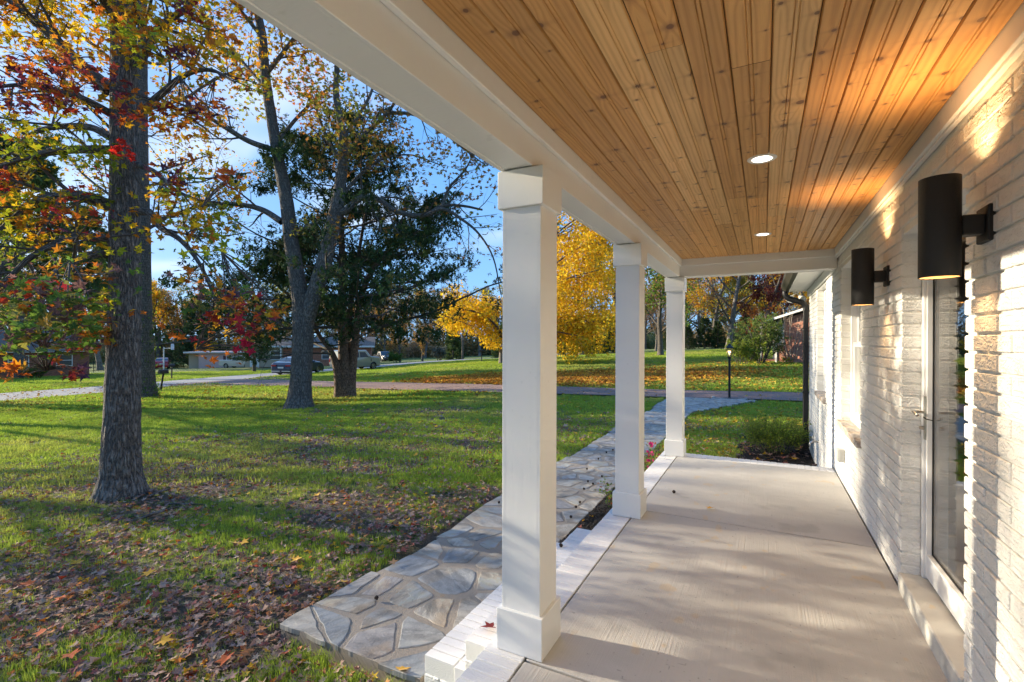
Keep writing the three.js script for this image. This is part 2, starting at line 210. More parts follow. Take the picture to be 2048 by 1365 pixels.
const near = (line, x, z) => { let m = 1e9; for (let i = 0; i < line.length; i++) { const d = (line[i].x - x) ** 2 + (line[i].z - z) ** 2; if (d < m) m = d; } return Math.sqrt(m); };
const inWalk = (x, z) => x > -2.84 - (z < -14.5 ? 0.1 : 0) && x < -1.62 + Math.max(0, (-13.6 - z) * 0.42) && z < -2.07 && z > -17.4;
const inBed = (x, z) => (x > -1.66 && x < -1.1 && z < -3.8 && z > -7.4) || (x < 0.72 && z < -6.4 && z > -10.7 && x > -0.55 + 0.4 * vnoise(z * 2, 3, 2));
const blocked = (x, z) => (x > -1.68 && z > -6.5) || (x > 0.66 && z > -9.95) || inWalk(x, z) || inBed(x, z);

// what covers the ground: 1 where leaf litter lies, 0 where grass grows
const maplePile = [G(1085, 757), G(900, 757), G(1300, 765)];
function cover(x, z) {
  const n = fbm(x * 0.55 + 9, z * 0.55, 7, 4), n2 = fbm(x * 1.7, z * 1.7 + 4, 8, 3), D = -x * 0.4588 - z * 0.8886;
  let l = 0;
  l = Math.max(l, (1 - sstep(4.2, 9.2, Math.hypot((x + 3.5) * 0.8, (z + 2.2) * 0.9) + 2.2 * (n - 0.5))));
  l = Math.max(l, 0.75 * (1 - sstep(2.5, 5.5, Math.hypot(x + 6.4, z + 4.2) + 3 * (n - 0.5))));
  l = Math.max(l, 0.85 * (1 - sstep(0.6, 2.0, Math.abs(Math.hypot((x + 8) * 0.16, (z + 11.2)) - 0.2) + 2.4 * (n2 - 0.5))));
  l *= 0.25 + 1.1 * sstep(0.32, 0.62, fbm(x * 0.95 + 2, z * 1.25, 19, 4)) * (0.5 + 0.8 * n2);
  return Math.min(1, Math.max(0, l)) * (D > 24 ? 0.3 : 1);
}
const pileAt = (x, z) => { const c = maplePile[0]; const u = (x - c.x) * 0.8886 - (z - c.z) * 0.4588, d = -(x - c.x) * 0.4588 - (z - c.z) * 0.8886; return (1 - sstep(0.55, 1.1, Math.hypot(u / (u < 0 ? 9 : 13), d / 5) + 0.35 * (fbm(x * 0.6, z * 0.6, 3, 3) - 0.5))); };

{ // the lawn: one sheet out to the horizon
  const NR = 250, NA = 300, pos = [], uv = [], col = [], idx = [];
  for (let i = 0; i < NR; i++) { const r = 0.4 * Math.pow(1500, i / (NR - 1)); for (let k = 0; k <= NA; k++) { const a = k / NA * Math.PI * 2, x = r * Math.cos(a), z = r * Math.sin(a);
    let y = hgt(x, z); if (inWalk(x, z)) y -= 0.06; pos.push(x, y, z); uv.push(x, z);
    const l = cover(x, z), p = pileAt(x, z), n = fbm(x * 0.3, z * 0.3, 5, 3), dry = sstep(0.55, 0.75, fbm(x * 0.12 + 3, z * 0.12, 15, 3));
    let c = [lerp(0.085, 0.125, n), lerp(0.125, 0.165, n), lerp(0.03, 0.04, n)]; c = [lerp(c[0], 0.16, dry * 0.4), lerp(c[1], 0.15, dry * 0.4), lerp(c[2], 0.05, dry * 0.4)];
    c = [lerp(c[0], 0.12, l), lerp(c[1], 0.092, l), lerp(c[2], 0.068, l)]; c = [lerp(c[0], 0.26, p * 0.85), lerp(c[1], 0.115, p * 0.85), lerp(c[2], 0.02, p * 0.85)];
    col.push(...c.map(v => v * 2.0)); if (i && k) { const e = i * (NA + 1) + k, d = e - NA - 1; idx.push(d - 1, d, e - 1, e - 1, d, e); } } }
  const g = geo(pos, idx, uv, col); g.computeVertexNormals();
  structure('lawn', g, std({ vertexColors: true, map: rep(T.ground, 0.42), bumpMap: rep(T.groundB, 1.1), bumpScale: 0.03, roughness: 1 }), 'green lawn with patches of fallen leaves sloping down to the road', 'lawn');
  structure('road', ribbon(road, 2.6, 0.03), M.road, 'grey asphalt road curving past the lawn', 'road');
  structure('driveway', ribbon(drive, t => t < 0.14 ? lerp(3.4, 1.25, sm(t / 0.14)) : 1.25, 0.045), M.drive, 'reddish gravel driveway crossing the lawn', 'driveway');
}

// ---------------------------------------------------------------- the house
const XW = 0.689, CEIL = 2.368, BB = 2.164;
const house = thing('brick_house', 'white painted brick house with a columned porch and pine ceiling', 'house');
{ // brick wall with a door opening and two windows
  const OPEN = [[-3.454, -2.474, 0, 2.005], [-5.919, -4.766, 0.55, 2.14], [-8.37, -7.22, 0.62, 2.14]];     // z0, z1, y0, y1
  const Z0 = -9.8, Z1 = 3.2, back = [];
  const panel = (z0, z1, y0, y1) => back.push(cbox(XW + 0.010, XW + 0.2, y0, y1, z0 + 0.006, z1 - 0.006, 0));
  const zs = [Z0, -8.37, -7.22, -5.919, -4.766, -3.454, -2.474, Z1];
  panel(zs[0], zs[1], -0.62, 2.62); panel(zs[2], zs[3], -0.62, 2.62); panel(zs[4], zs[5], -0.62, 2.62); panel(zs[6], zs[7], -0.62, 2.62);
  for (const [z0, z1, y0, y1] of OPEN) { if (y0 > 0) panel(z0, z1, -0.62, y0); panel(z0, z1, y1, 2.62); }
  // the other walls close the rooms
  back.push(cbox(XW + 0.2, 7.5, -0.62, 2.62, Z1 - 0.2, Z1, 0), cbox(XW + 0.2, 7.5, -0.62, 2.62, Z0, Z0 + 0.2, 0), cbox(7.5, 7.7, -0.62, 2.62, Z0, Z1, 0));
  const wall = mesh('wall', merge(back), M.mortar, house);
  mesh('room_floor', cbox(XW + 0.2, 7.5, -0.1, 0.02, Z0 + 0.2, Z1 - 0.2, 0), std({ color: C(0.26, 0.17, 0.10), roughness: 0.5 }), house);
  mesh('room_ceiling', cbox(XW + 0.2, 7.5, 2.45, 2.55, Z0 + 0.2, Z1 - 0.2, 0), M.vinyl, house);
  mesh('room_partition', cbox(3.6, 3.7, 0.02, 2.45, Z0 + 0.2, Z1 - 0.2, 0), std({ color: C(0.5, 0.48, 0.44), roughness: 0.9 }), house);
  const r = rng(5), CH = 0.0677, BL = 0.2032, bricks = [];
  for (let c = -8; c < 35; c++) for (let k = -1; k < 46; k++) {
    const y0 = c * CH + 0.0095, y1 = y0 + 0.0575, run = Z0 + (k + (c & 1 ? 0.5 : 0)) * BL; let segs = [[Math.max(Z0, run + 0.005), Math.min(-0.5, run + BL - 0.005)]];
    if (y1 > 2.29) continue;
    for (const [z0, z1, o0, o1] of OPEN) if (y1 > o0 + 0.01 && y0 < o1 - 0.005) { const out = []; for (const [a, b] of segs) { if (b <= z0 || a >= z1) out.push([a, b]); else { if (a < z0 - 0.02) out.push([a, z0]); if (b > z1 + 0.02) out.push([z1, b]); } } segs = out; }
    for (let [a, b] of segs) { if (b - a < 0.02) continue; if (y1 < 0.0 && b > -6.43) { if (a > -6.43) continue; b = -6.43; if (b - a < 0.02) continue; }
      bricks.push([a, b, y0, y1]); }
  }
  const shown = bricks.map(q => { const m = V(XW, (q[2] + q[3]) / 2, (q[0] + q[1]) / 2), [u, v, D] = pix(m); return [q, u > -20 && u < 2068 && v > -20 && v < 1385 ? (q[1] - q[0]) / (D * D) : 0]; }).sort((a, b) => b[1] - a[1]);
  const full = [0, 1, 2, 3, 4, 5].map(k => cbox(0, 0.092, 0, 0.0575, 0, BL - 0.01, 0.003, [k * 0.173, k * 0.291]));
  const rest = [];
  shown.forEach(([[a, b, y0, y1]], i) => { const dx = XW + (r() - 0.5) * 0.004, whole = Math.abs(b - a - (BL - 0.01)) < 0.001, v = Math.floor(r() * 6);
    if (i < 300) { const g = whole ? full[v] : cbox(0, 0.092, 0, 0.0575, 0, b - a, 0.004, [r(), r()]); const o = mesh('brick', g, r() < 0.5 ? M.brick : M.brickB, wall); o.position.set(dx, y0 + (r() - 0.5) * 0.002, a); o.rotation.y = (r() - 0.5) * 0.012; }
    else rest.push((whole ? full[v] : cbox(0, 0.092, 0, 0.0575, 0, b - a, 0.004, [r(), r()])).clone().translate(dx, y0, a)); });
  mesh('brickwork', merge(rest), M.brick, wall).userData.kind = 'stuff';

  // full-glass door in its white frame
  const dz0 = -3.454, dz1 = -2.474, xd = 0.779;
  const door = part('door', house);
  mesh('frame', merge([cbox(xd, xd + 0.11, 0.095, 2.005, dz0, dz0 + 0.035, 0.003), cbox(xd, xd + 0.11, 0.095, 2.005, dz1 - 0.035, dz1, 0.003), cbox(xd, xd + 0.11, 1.965, 2.005, dz0 + 0.035, dz1 - 0.035, 0.003)]), M.vinyl, door);
  mesh('leaf', merge([cbox(xd + 0.012, xd + 0.05, 0.11, 1.96, dz0 + 0.037, dz0 + 0.082, 0.004), cbox(xd + 0.012, xd + 0.05, 0.11, 1.96, dz1 - 0.082, dz1 - 0.037, 0.004), cbox(xd + 0.012, xd + 0.05, 1.9, 1.96, dz0 + 0.082, dz1 - 0.082, 0.004), cbox(xd + 0.012, xd + 0.05, 0.11, 0.235, dz0 + 0.082, dz1 - 0.082, 0.004),
    cbox(xd + 0.004, xd + 0.03, 0.235, 1.9, dz0 + 0.0825, dz0 + 0.092, 0.002), cbox(xd + 0.004, xd + 0.03, 0.235, 0.247, dz0 + 0.092, dz1 - 0.09, 0.002)]), M.vinyl, door);
  mesh('pane', cbox(xd + 0.03, xd + 0.034, 0.235, 1.9, dz0 + 0.082, dz1 - 0.082, 0), M.glass, door);
  mesh('gasket', merge([cbox(xd + 0.026, xd + 0.030, 0.247, 1.9, dz0 + 0.0925, dz0 + 0.099, 0), cbox(xd + 0.026, xd + 0.030, 0.2475, 0.254, dz0 + 0.099, dz1 - 0.09, 0)]), M.black, door);
  const hd = mesh('handle', merge([cbox(xd - 0.002, xd + 0.012, 0.86, 1.10, dz0 + 0.045, dz0 + 0.072, 0.006), tube(spline([V(xd + 0.005, 1.01, dz0 + 0.058), V(xd - 0.035, 1.012, dz0 + 0.058), V(xd - 0.052, 1.015, dz0 + 0.075), V(xd - 0.055, 1.012, dz0 + 0.12), V(xd - 0.05, 1.002, dz0 + 0.15)], 14), new Array(15).fill(0.0075), 10), tube([V(xd, 0.925, dz0 + 0.058), V(xd - 0.022, 0.925, dz0 + 0.058)], [0.011, 0.010], 12)]), M.nickel, door);
  mesh('latch_strap', tube(spline([V(xd - 0.005, 0.985, dz0 + 0.066), V(xd + 0.0, 0.978, dz0 + 0.085), V(xd + 0.02, 0.975, dz0 + 0.115)], 8), new Array(9).fill(0.003), 6), M.black, door);
  mesh('threshold', cbox(XW - 0.012, xd + 0.11, -0.01, 0.094, dz0 + 0.002, dz1 - 0.002, 0.006), M.sillPale = std({ map: rep(T.conc, 0.8), color: C(1.25, 1.25, 1.2), roughness: 0.8 }), door);
  mesh('lintel', cbox(XW + 0.008, xd + 0.1, 1.997, 2.004, dz0 - 0.1, dz1 + 0.1, 0), M.trim, door);

  // windows
  for (const [z0, z1, y0, y1] of OPEN.slice(1)) {
    const w = part('window', house), x = 0.775;
    const fr = (a, b, c, d, x0, x1) => [cbox(x0, x1, c, d, a, a + 0.045, 0.003), cbox(x0, x1, c, d, b - 0.045, b, 0.003), cbox(x0, x1, d - 0.045, d, a + 0.045, b - 0.045, 0.003), cbox(x0, x1, c, c + 0.045, a + 0.045, b - 0.045, 0.003)];
    mesh('frame', merge(fr(z0, z1, y0 + 0.05, y1, x, x + 0.1)), M.vinyl, w);
    const ym = (y0 + y1) / 2 + 0.02, sash1 = mesh('sash', merge(fr(z0 + 0.047, z1 - 0.047, ym - 0.02, y1 - 0.047, x + 0.05, x + 0.08)), M.vinyl, w), sash2 = mesh('sash', merge(fr(z0 + 0.047, z1 - 0.047, y0 + 0.097, ym + 0.02, x + 0.018, x + 0.048)), M.vinyl, w);
    mesh('pane', cbox(x + 0.063, x + 0.067, ym + 0.02, y1 - 0.09, z0 + 0.09, z1 - 0.09, 0), M.glass, sash1); mesh('pane', cbox(x + 0.031, x + 0.035, y0 + 0.14, ym - 0.02, z0 + 0.09, z1 - 0.09, 0), M.glass, sash2);
    mesh('sill', cbox(XW - 0.03, x + 0.09, y0 - 0.012, y0 + 0.05, z0 - 0.02, z1 + 0.02, 0.006), M.sill, w);
    mesh('lintel', cbox(XW + 0.008, x + 0.1, y1 - 0.008, y1 - 0.001, z0 - 0.08, z1 + 0.08, 0), M.trim, w);
    mesh('blind', cbox(x + 0.13, x + 0.135, y0 + 0.1, y1, z0, z1, 0), std({ color: C(0.55, 0.54, 0.5), roughness: 0.9 }), w);
  }
}
const XT = 0.66, XC = -0.874, PZ0 = -6.345, PZ1 = 2.6;
{ // pine ceiling: tongue-and-groove boards with a bead down the middle, butted end to end
  const ceiling = part('ceiling', house), n = 12, w = (XT - XC) / n, r = rng(21);
  const prof = (() => { const p = [], b = 0.004, d = 0.008, h = w - 0.002; const pts = [[0.0004, 0.010], [0.0004, d], [b, 0], [h / 2 - 0.009, 0], [h / 2 - 0.0065, 0.0042], [h / 2 - 0.004, 0], [h / 2 + 0.0005, 0.0004], [h / 2 + 0.004, 0], [h / 2 + 0.0065, 0.0042], [h / 2 + 0.009, 0], [h - b, 0], [h, d], [h, 0.010]]; return pts; })();
  const board = (row, z0, z1, off, x0) => { const pos = [], uv = [], idx = []; prof.forEach(([x, y], i) => { for (const z of [z0, z1]) { pos.push(x0 + x, CEIL + y, z); uv.push(z / 3.6 + off, (row + 0.04 + 0.92 * x / w) / ROWS); } if (i) { const a = i * 2; idx.push(a - 2, a - 1, a, a, a - 1, a + 1); } }); const g = geo(pos, idx, uv).toNonIndexed(); g.computeVertexNormals(); return g; };
  for (let k = 0; k < n; k++) { let z = -6.14 + 0.02; let first = true; const x0 = XC + k * w; while (z < PZ1) { const L = first ? 0.7 + 2.6 * r() : 1.7 + 1.9 * r(), e = Math.min(PZ1, z + L); const o = mesh('ceiling_board', board(Math.floor(r() * ROWS), z + 0.0008, e - 0.0008, r() * 3, x0), M.wood[Math.floor(r() * 3)], ceiling); o.position.y = (r() - 0.5) * 0.0016; z = e; first = false; } }
  mesh('deck', cbox(XC - 0.02, XT + 0.04, CEIL + 0.014, CEIL + 0.04, -6.3, PZ1, 0), M.gap, ceiling);
  // painted beams and trim
  const beam = part('porch_beam', house);
  mesh('fascia', cbox(-1.06, -1.036, BB - 0.004, 2.47, PZ0 + 0.02, PZ1, 0.002), M.trim, beam);
  mesh('soffit', cbox(-1.035, -0.918, BB, BB + 0.02, PZ0 + 0.04, PZ1, 0.001), M.soffit, beam);
  mesh('inner_face', cbox(-0.9175, -0.901, BB - 0.002, 2.45, -6.14, PZ1, 0.002), M.trim, beam);
  mesh('ceiling_trim', cbox(-0.9, XC, 2.287, 2.379, -6.135, PZ1, 0.003), M.trim, beam);
  const end = part('porch_beam', house);
  mesh('inner_face', cbox(-0.9, XW - 0.004, BB - 0.001, 2.45, -6.16, -6.142, 0.002), M.trim, end);
  mesh('soffit', cbox(-0.917, XW - 0.004, BB + 0.001, BB + 0.02, -6.31, -6.161, 0.001), M.soffit, end);
  mesh('fascia', cbox(-1.034, XW - 0.004, BB - 0.003, 2.47, PZ0 + 0.016, PZ0 + 0.034, 0.002), M.trim, end);
  mesh('ceiling_trim', cbox(XC + 0.001, XT - 0.001, 2.288, 2.379, -6.14, -6.1205, 0.003), M.trim, end);
  mesh('wall_trim', merge([cbox(XT, XW + 0.004, 2.287, 2.379, -6.14, PZ1, 0.003), cbox(XT + 0.012, XW + 0.004, 2.272, 2.2865, -6.14, PZ1, 0.002)]), M.trim, house);
  mesh('porch_end_board', cbox(-1.06, XW, BB, 2.47, PZ1, PZ1 + 0.03, 0.002), M.trim, house);
  mesh('porch_gutter', merge([cbox(-1.185, -1.0605, 2.262, 2.268, PZ0 - 0.05, PZ1, 0), cbox(-1.19, -1.184, 2.262, 2.38, PZ0 - 0.05, PZ1, 0)]), M.black, house);
  // roofs
  const roofM = std({ map: rep(T.shingle, 1), color: C(0.11, 0.10, 0.095), roughness: 0.95 });
  mesh('porch_roof', (() => { const g = extrude([[-1.2, 2.475], [-1.2, 2.505], [0.75, 2.86], [0.75, 2.63]], PZ1 - PZ0 + 0.1); g.translate(0, 0, PZ0 - 0.06); return g; })(), roofM, house);
  mesh('roof', (() => { const g = extrude([[0.28, 2.40], [0.28, 2.43], [4.2, 4.1], [8.2, 2.43], [8.2, 2.40], [7.5, 2.63], [4.2, 3.95], [0.9, 2.63]], 13.4); g.translate(0, 0, -10.05); return g; })(), roofM, house);
  // eave of the main roof beyond the porch
  const eave = part('eave', house);
  mesh('soffit', cbox(0.40, XW + 0.001, 2.262, 2.275, -9.98, PZ0 - 0.002, 0.002), M.soffit, eave);
  mesh('fascia', cbox(0.378, 0.398, 2.258, 2.42, -10.0, PZ0 - 0.002, 0.002), M.trim, eave);
  mesh('frieze', cbox(0.66, XW - 0.001, 2.155, 2.26, -9.8, PZ0 - 0.004, 0.003), M.trim, eave);
  mesh('gutter', (() => { const g = extrude([[0.377, 2.245], [0.325, 2.245], [0.30, 2.29], [0.275, 2.33], [0.27, 2.385], [0.276, 2.385], [0.281, 2.332], [0.306, 2.293], [0.328, 2.251], [0.371, 2.251], [0.371, 2.385], [0.377, 2.385]], 3.6); g.translate(0, 0, -9.98); return g; })(), M.bronze, eave);
  mesh('gutter_end', extrude([[0.377, 2.245], [0.325, 2.245], [0.30, 2.29], [0.275, 2.33], [0.27, 2.385], [0.377, 2.385]], 0.004).translate(0, 0, -9.985), M.bronze, eave);
  const dn = part('downspout', house), bx = (pts) => tube(spline(pts, 20), new Array(21).fill(0.047), 12);
  mesh('elbow', bx([V(0.33, 2.255, -9.72), V(0.33, 2.20, -9.72), V(0.38, 2.13, -9.72), V(0.58, 2.05, -9.72), V(0.635, 1.98, -9.72), V(0.637, 1.9, -9.72)]), M.black, dn);
  mesh('pipe', cbox(0.597, 0.677, -0.17, 1.93, -9.765, -9.675, 0.012), M.black, dn);
  mesh('strap', merge([cbox(0.59, 0.687, 1.6, 1.625, -9.772, -9.668, 0.003), cbox(0.59, 0.687, 0.5, 0.525, -9.772, -9.668, 0.003)]), M.black, dn);
  mesh('drain_pipe', tube([V(0.63, -0.5, -9.7), V(0.632, -0.3, -9.71), V(0.636, -0.16, -9.72)], [0.062, 0.062, 0.062], 16), M.blackRough, dn);
}
{ // porch columns
  const col = (x, z) => { const c = part('porch_column', house); c.position.set(x, 0, z); const s = 0.0945, p = 0.1115;
    const sh = mesh('shaft', cbox(-s, s, 0.186, 1.99, -s, s, 0.002), M.trim, c);
    mesh('corner_seam', merge([cbox(-s + 0.0135, -s + 0.0147, 0.187, 1.989, s - 0.001, s + 0.0004, 0), cbox(s - 0.0148, s - 0.0136, 0.187, 1.989, s - 0.001, s + 0.0004, 0)]), M.soffit, sh);
    mesh('plinth', cbox(-p, p, 0.002, 0.188, -p, p, 0.0025), M.trim, c); mesh('capital', cbox(-p, p, 1.989, BB - 0.006, -p, p, 0.0025), M.trim, c); };
  for (const z of [-2.0425, -3.944, -6.2335, 0.25]) col(-0.9605, z);
}
{ // concrete floor in three pours, brick edging and brick steps
  mesh('slab_base', merge([cbox(-0.95, XW + 0.003, -0.6, -0.016, -6.2, 3.1, 0), cbox(-1.10, -0.95, -0.6, -0.075, -6.36, 3.1, 0), cbox(-0.95, XW, -0.6, -0.075, -6.36, -6.2, 0)]), M.gap, house);
  for (const [a, b] of [[-6.172, -4.067], [-4.054, -1.926], [-1.912, 3.1]]) mesh('porch_slab', cbox(-0.922, XW - 0.004, -0.09, 0, a, b, 0.004), M.conc, house);
  const r = rng(9), edge = part('edging', house), TH = 0.0575, st = 0.0668, kinds = [0, 1, 2, 3].map(k => cbox(0, 0.19, 0, 0.09, 0, TH, 0.003, [k * 0.21, k * 0.37])), kindsZ = [0, 1, 2, 3].map(k => cbox(0, TH, 0, 0.09, 0, 0.19, 0.003, [k * 0.21, k * 0.37]));
  M.paver = std({ map: rep(T.paint, 1.3), color: C(0.93, 0.93, 0.96), bumpMap: rep(T.trimB, 4, 5), bumpScale: 0.003, roughness: 0.7 });
  mesh('mortar_bed', merge([cbox(-1.118, -0.934, -0.09, -0.004, -6.37, 1.0, 0), cbox(-0.934, XW - 0.01, -0.09, -0.004, -6.37, -6.178, 0)]), M.mortar, edge);
  for (let z = -6.37; z < 1.0; z += st) { const o = mesh('paving_brick', kinds[Math.floor(r() * 4)], M.paver, edge); o.position.set(-1.122 + (r() - 0.5) * 0.003, -0.09 + (r() - 0.5) * 0.002, z + (r() - 0.5) * 0.003); }
  for (let x = -0.925; x < XW - 0.06; x += st) { const o = mesh('paving_brick', kindsZ[Math.floor(r() * 4)], M.paver, edge); o.position.set(x, -0.09 + (r() - 0.5) * 0.002, -6.372 + (r() - 0.5) * 0.003); }
  // courses on the outer faces of the porch base
  const face = []; for (let c = 0; c < 6; c++) for (let k = 0; k < 46; k++) { const z = -6.36 + (k + (c & 1) * 0.5) * 0.2032; if (z + 0.19 > 3) continue; face.push(cbox(-1.119, -1.10, -0.16 - c * 0.0677, -0.1025 - c * 0.0677, z, z + 0.193, 0.003, [r(), r()])); }
  for (let c = 0; c < 6; c++) for (let k = 0; k < 9; k++) { const x = -1.1 + (k + (c & 1) * 0.5) * 0.2032; if (x + 0.19 > XW) continue; face.push(cbox(x, x + 0.193, -0.16 - c * 0.0677, -0.1025 - c * 0.0677, -6.369, -6.36, 0.003, [r(), r()])); }
  mesh('base_brickwork', merge(face), M.brick, house).userData.kind = 'stuff';
  // two steps between the first two columns
  for (const [x0, y, rows] of [[-1.372, -0.155, 2], [-1.632, -0.31, 2]]) {
    const s = part('step', house), z0 = -3.84, z1 = -2.13;
    mesh('core', cbox(x0 + 0.006, -1.121, -0.62, y - 0.012, z0 + 0.006, z1 - 0.006, 0), M.mortar, s);
    for (let row = 0; row < rows; row++) for (let z = z0; z < z1 - 0.05; z += st * (z1 - z0) / (26 * st) * 1.0) { const xa = x0 + row * 0.2 + (r() - 0.5) * 0.002, xb = Math.min(-1.1225, xa + 0.19); if (xb - xa < 0.03) continue; const o = mesh('step_brick', xb - xa > 0.185 ? kinds[Math.floor(r() * 4)] : cbox(0, xb - xa, 0, 0.09, 0, TH, 0.003, [r(), r()]), M.paver, s); o.position.set(xa, y - 0.09 + (r() - 0.5) * 0.002, z + (row ? 0.012 : 0.002)); }
    for (let c = 0; c < 2; c++) for (const zz of [z0, z1]) for (let x = x0 + 0.001 + (c ? 0.0 : 0.0); x < -1.13;) { const L = c ? 0.193 : (x < x0 + 0.01 ? 0.0925 : 0.193), xb = Math.min(-1.124, x + L); if (xb - x > 0.03) { const o = mesh('step_brick', cbox(0, xb - x, 0, 0.0575, 0, 0.02, 0.003, [r(), r()]), M.brick, s); o.position.set(x, y - 0.16 - c * 0.0677, zz < -3 ? zz : zz - 0.02); } x += L + 0.01; }
    for (let c = 0; c < 2; c++) for (let z = z0 + 0.022; z < z1 - 0.05; z += 0.2032) { const L = Math.min(0.193, z1 - 0.022 - z); if (L > 0.03) { const o = mesh('step_brick', cbox(0, 0.02, 0, 0.0575, 0, L, 0.003, [r(), r()]), M.brick, s); o.position.set(x0, y - 0.16 - c * 0.0677, z); } }
  }
}

// ---------------------------------------------------------------- flagstone walk
{ const r = rng(31), pts = [], X0 = -2.8, ZN = -2.13, ZF = -17.2;
  const right = z => -1.66 + Math.max(0, (-13.6 - z) * 0.42), left = z => X0 + 0.05 * Math.sin(z * 1.3) + 0.03 * Math.sin(z * 3.1);
  for (let z = ZN - 0.14; z > ZF; z -= 0.30) { const w = right(z) - left(z), n = Math.max(2, Math.round(w / 0.36 + (r() - 0.5) * 1.6)); for (let k = 0; k < n; k++) pts.push([left(z) + (k + 0.5 + (r() - 0.5) * 1.0) / n * w, z + (r() - 0.5) * 0.34]); if (r() < 0.6) pts.push([left(z) + r() * w, z + 0.15 + (r() - 0.5) * 0.1]); }
  const clip = (poly, nx, nz, d) => { const out = []; for (let i = 0; i < poly.length; i++) { const a = poly[i], b = poly[(i + 1) % poly.length], fa = a[0] * nx + a[1] * nz - d, fb = b[0] * nx + b[1] * nz - d; if (fa <= 0) out.push(a); if (fa * fb < 0) { const t = fa / (fa - fb); out.push([a[0] + (b[0] - a[0]) * t, a[1] + (b[1] - a[1]) * t]); } } return out; };
  const ht = (x, z) => Math.max(hgt(x, z) + 0.02, lerp(-0.462, hgt(x, z) + 0.05, sstep(-6, -14, z)));
  const bed = []; const bedLine = []; for (let z = ZN - 0.015; z > ZF; z -= 0.25) bedLine.push(z);
  { const pos = [], uv = [], idx = []; bedLine.forEach((z, i) => { const a = left(z) + 0.02, b = right(z) - 0.012; for (const [x, y] of [[a, -0.16], [a, 0], [(a + b) / 2, 0], [b, 0], [b, -0.16]]) { pos.push(x, ht(x, z) - 0.0035 + y, z); uv.push(x + y, z); } if (i) for (let k = 0; k < 4; k++) { const c = i * 5 + k, d = c - 5; idx.push(d, d + 1, c, c, d + 1, c + 1); } }); for (const e of [0, (bedLine.length - 1) * 5]) idx.push(e, e + 1, e + 2, e, e + 2, e + 4, e + 2, e + 3, e + 4);
    const g = geo(pos, idx, uv); const gg = g.toNonIndexed(); gg.computeVertexNormals();
    var path = structure('flagstone_path', gg, std({ map: rep(T.conc, 1.1), color: C(0.72, 0.64, 0.555), bumpMap: rep(T.groundB, 2), bumpScale: 0.008, roughness: 0.95 }), 'irregular grey flagstone walk set in mortar beside the porch', 'path'); }
  pts.forEach((p, i) => { let poly = [[left(p[1]), p[1] - 0.5], [right(p[1]), p[1] - 0.5], [right(p[1]), p[1] + 0.5], [left(p[1]), p[1] + 0.5]]; poly = clip(poly, 0, 1, ZN); poly = clip(poly, 0, -1, -ZF);
    for (let j = 0; j < pts.length; j++) if (j !== i) { const q = pts[j], dx = q[0] - p[0], dz = q[1] - p[1], L = Math.hypot(dx, dz); if (L > 1.3) continue; poly = clip(poly, dx / L, dz / L, (dx * (p[0] + q[0]) + dz * (p[1] + q[1])) / 2 / L - 0.006 - 0.022 * hash(Math.min(i, j), Math.max(i, j), 4) ** 2); if (poly.length < 3) return; }
    const ring = []; for (let k = 0; k < poly.length; k++) { const a = poly[k], b = poly[(k + 1) % poly.length], L = Math.hypot(b[0] - a[0], b[1] - a[1]), n = Math.max(1, Math.round(L / 0.06)); for (let s = 0; s < n; s++) { const t = s / n; let x = lerp(a[0], b[0], t), z = lerp(a[1], b[1], t); const cx = p[0] - x, cz = p[1] - z, e = Math.hypot(cx, cz) + 1e-6, j = 0.002 + 0.020 * vnoise(x * 11, z * 11, 6) + 0.010 * vnoise(x * 34, z * 34, 7) + (s === 0 ? 0.009 : 0); ring.push([x + cx / e * j, z + cz / e * j]); } }
    const c = [0, 0]; ring.forEach(q => { c[0] += q[0] / ring.length; c[1] += q[1] / ring.length; });
    const y0 = ht(...c), rise = 0.0005 + 0.0025 * r(), tx = (r() - 0.5) * 0.006, tz = (r() - 0.5) * 0.006, pos = [], uv = [], idx = [], n = ring.length, ua = r() * 6.28, ox = r() * 5;
    const put = (x, z, y) => { pos.push(x, y, z); uv.push(ox + x * Math.cos(ua) - z * Math.sin(ua), x * Math.sin(ua) + z * Math.cos(ua)); };
    ring.forEach(([x, z]) => put(x, z, y0 - 0.03)); ring.forEach(([x, z]) => put(x, z, y0 + rise - 0.003 + (x - c[0]) * tx + (z - c[1]) * tz)); ring.forEach(([x, z]) => put(lerp(x, c[0], 0.04), lerp(z, c[1], 0.04), y0 + rise + (x - c[0]) * tx + (z - c[1]) * tz)); put(c[0], c[1], y0 + rise);
    for (let k = 0; k < n; k++) { const l = (k + 1) % n; for (const b of [0, n]) idx.push(b + k, b + n + k, b + l, b + l, b + n + k, b + n + l); idx.push(2 * n + k, 3 * n, 2 * n + l); }
    const g = geo(pos, idx, uv).toNonIndexed(); g.computeVertexNormals(); mesh('flagstone', g, STONES[Math.floor(r() * STONES.length)], path); });
}

// ---------------------------------------------------------------- leaves, twigs, growth
const up = V(0, 1, 0);
function starLeaf(lobes, notch, droop, seed, narrow = 1) { const r = rng(seed), v = [[0, 0, 0]], f = [], n = lobes * 2 + 1; for (let k = 0; k < n; k++) { const a = -Math.PI * 0.86 + 1.72 * Math.PI * k / (n - 1), tip = k % 2 === 1, R0 = tip ? 1 - 0.32 * Math.abs(a) / Math.PI : notch, rr = R0 * (0.92 + 0.16 * r()); v.push([Math.sin(a) * rr * narrow, Math.cos(a) * rr + 0.25, -droop * rr * rr * (0.5 + 1.1 * r()) + 0.28 * Math.abs(Math.sin(a)) * rr * narrow + (tip ? 0.1 * (r() - 0.5) : 0.05)]); } for (let k = 1; k < n; k++) f.push(0, k, k + 1); v.push([0.02, -0.75, -0.12], [-0.02, -0.75, -0.12]); f.push(0, v.length - 2, v.length - 1); return { v, f }; }
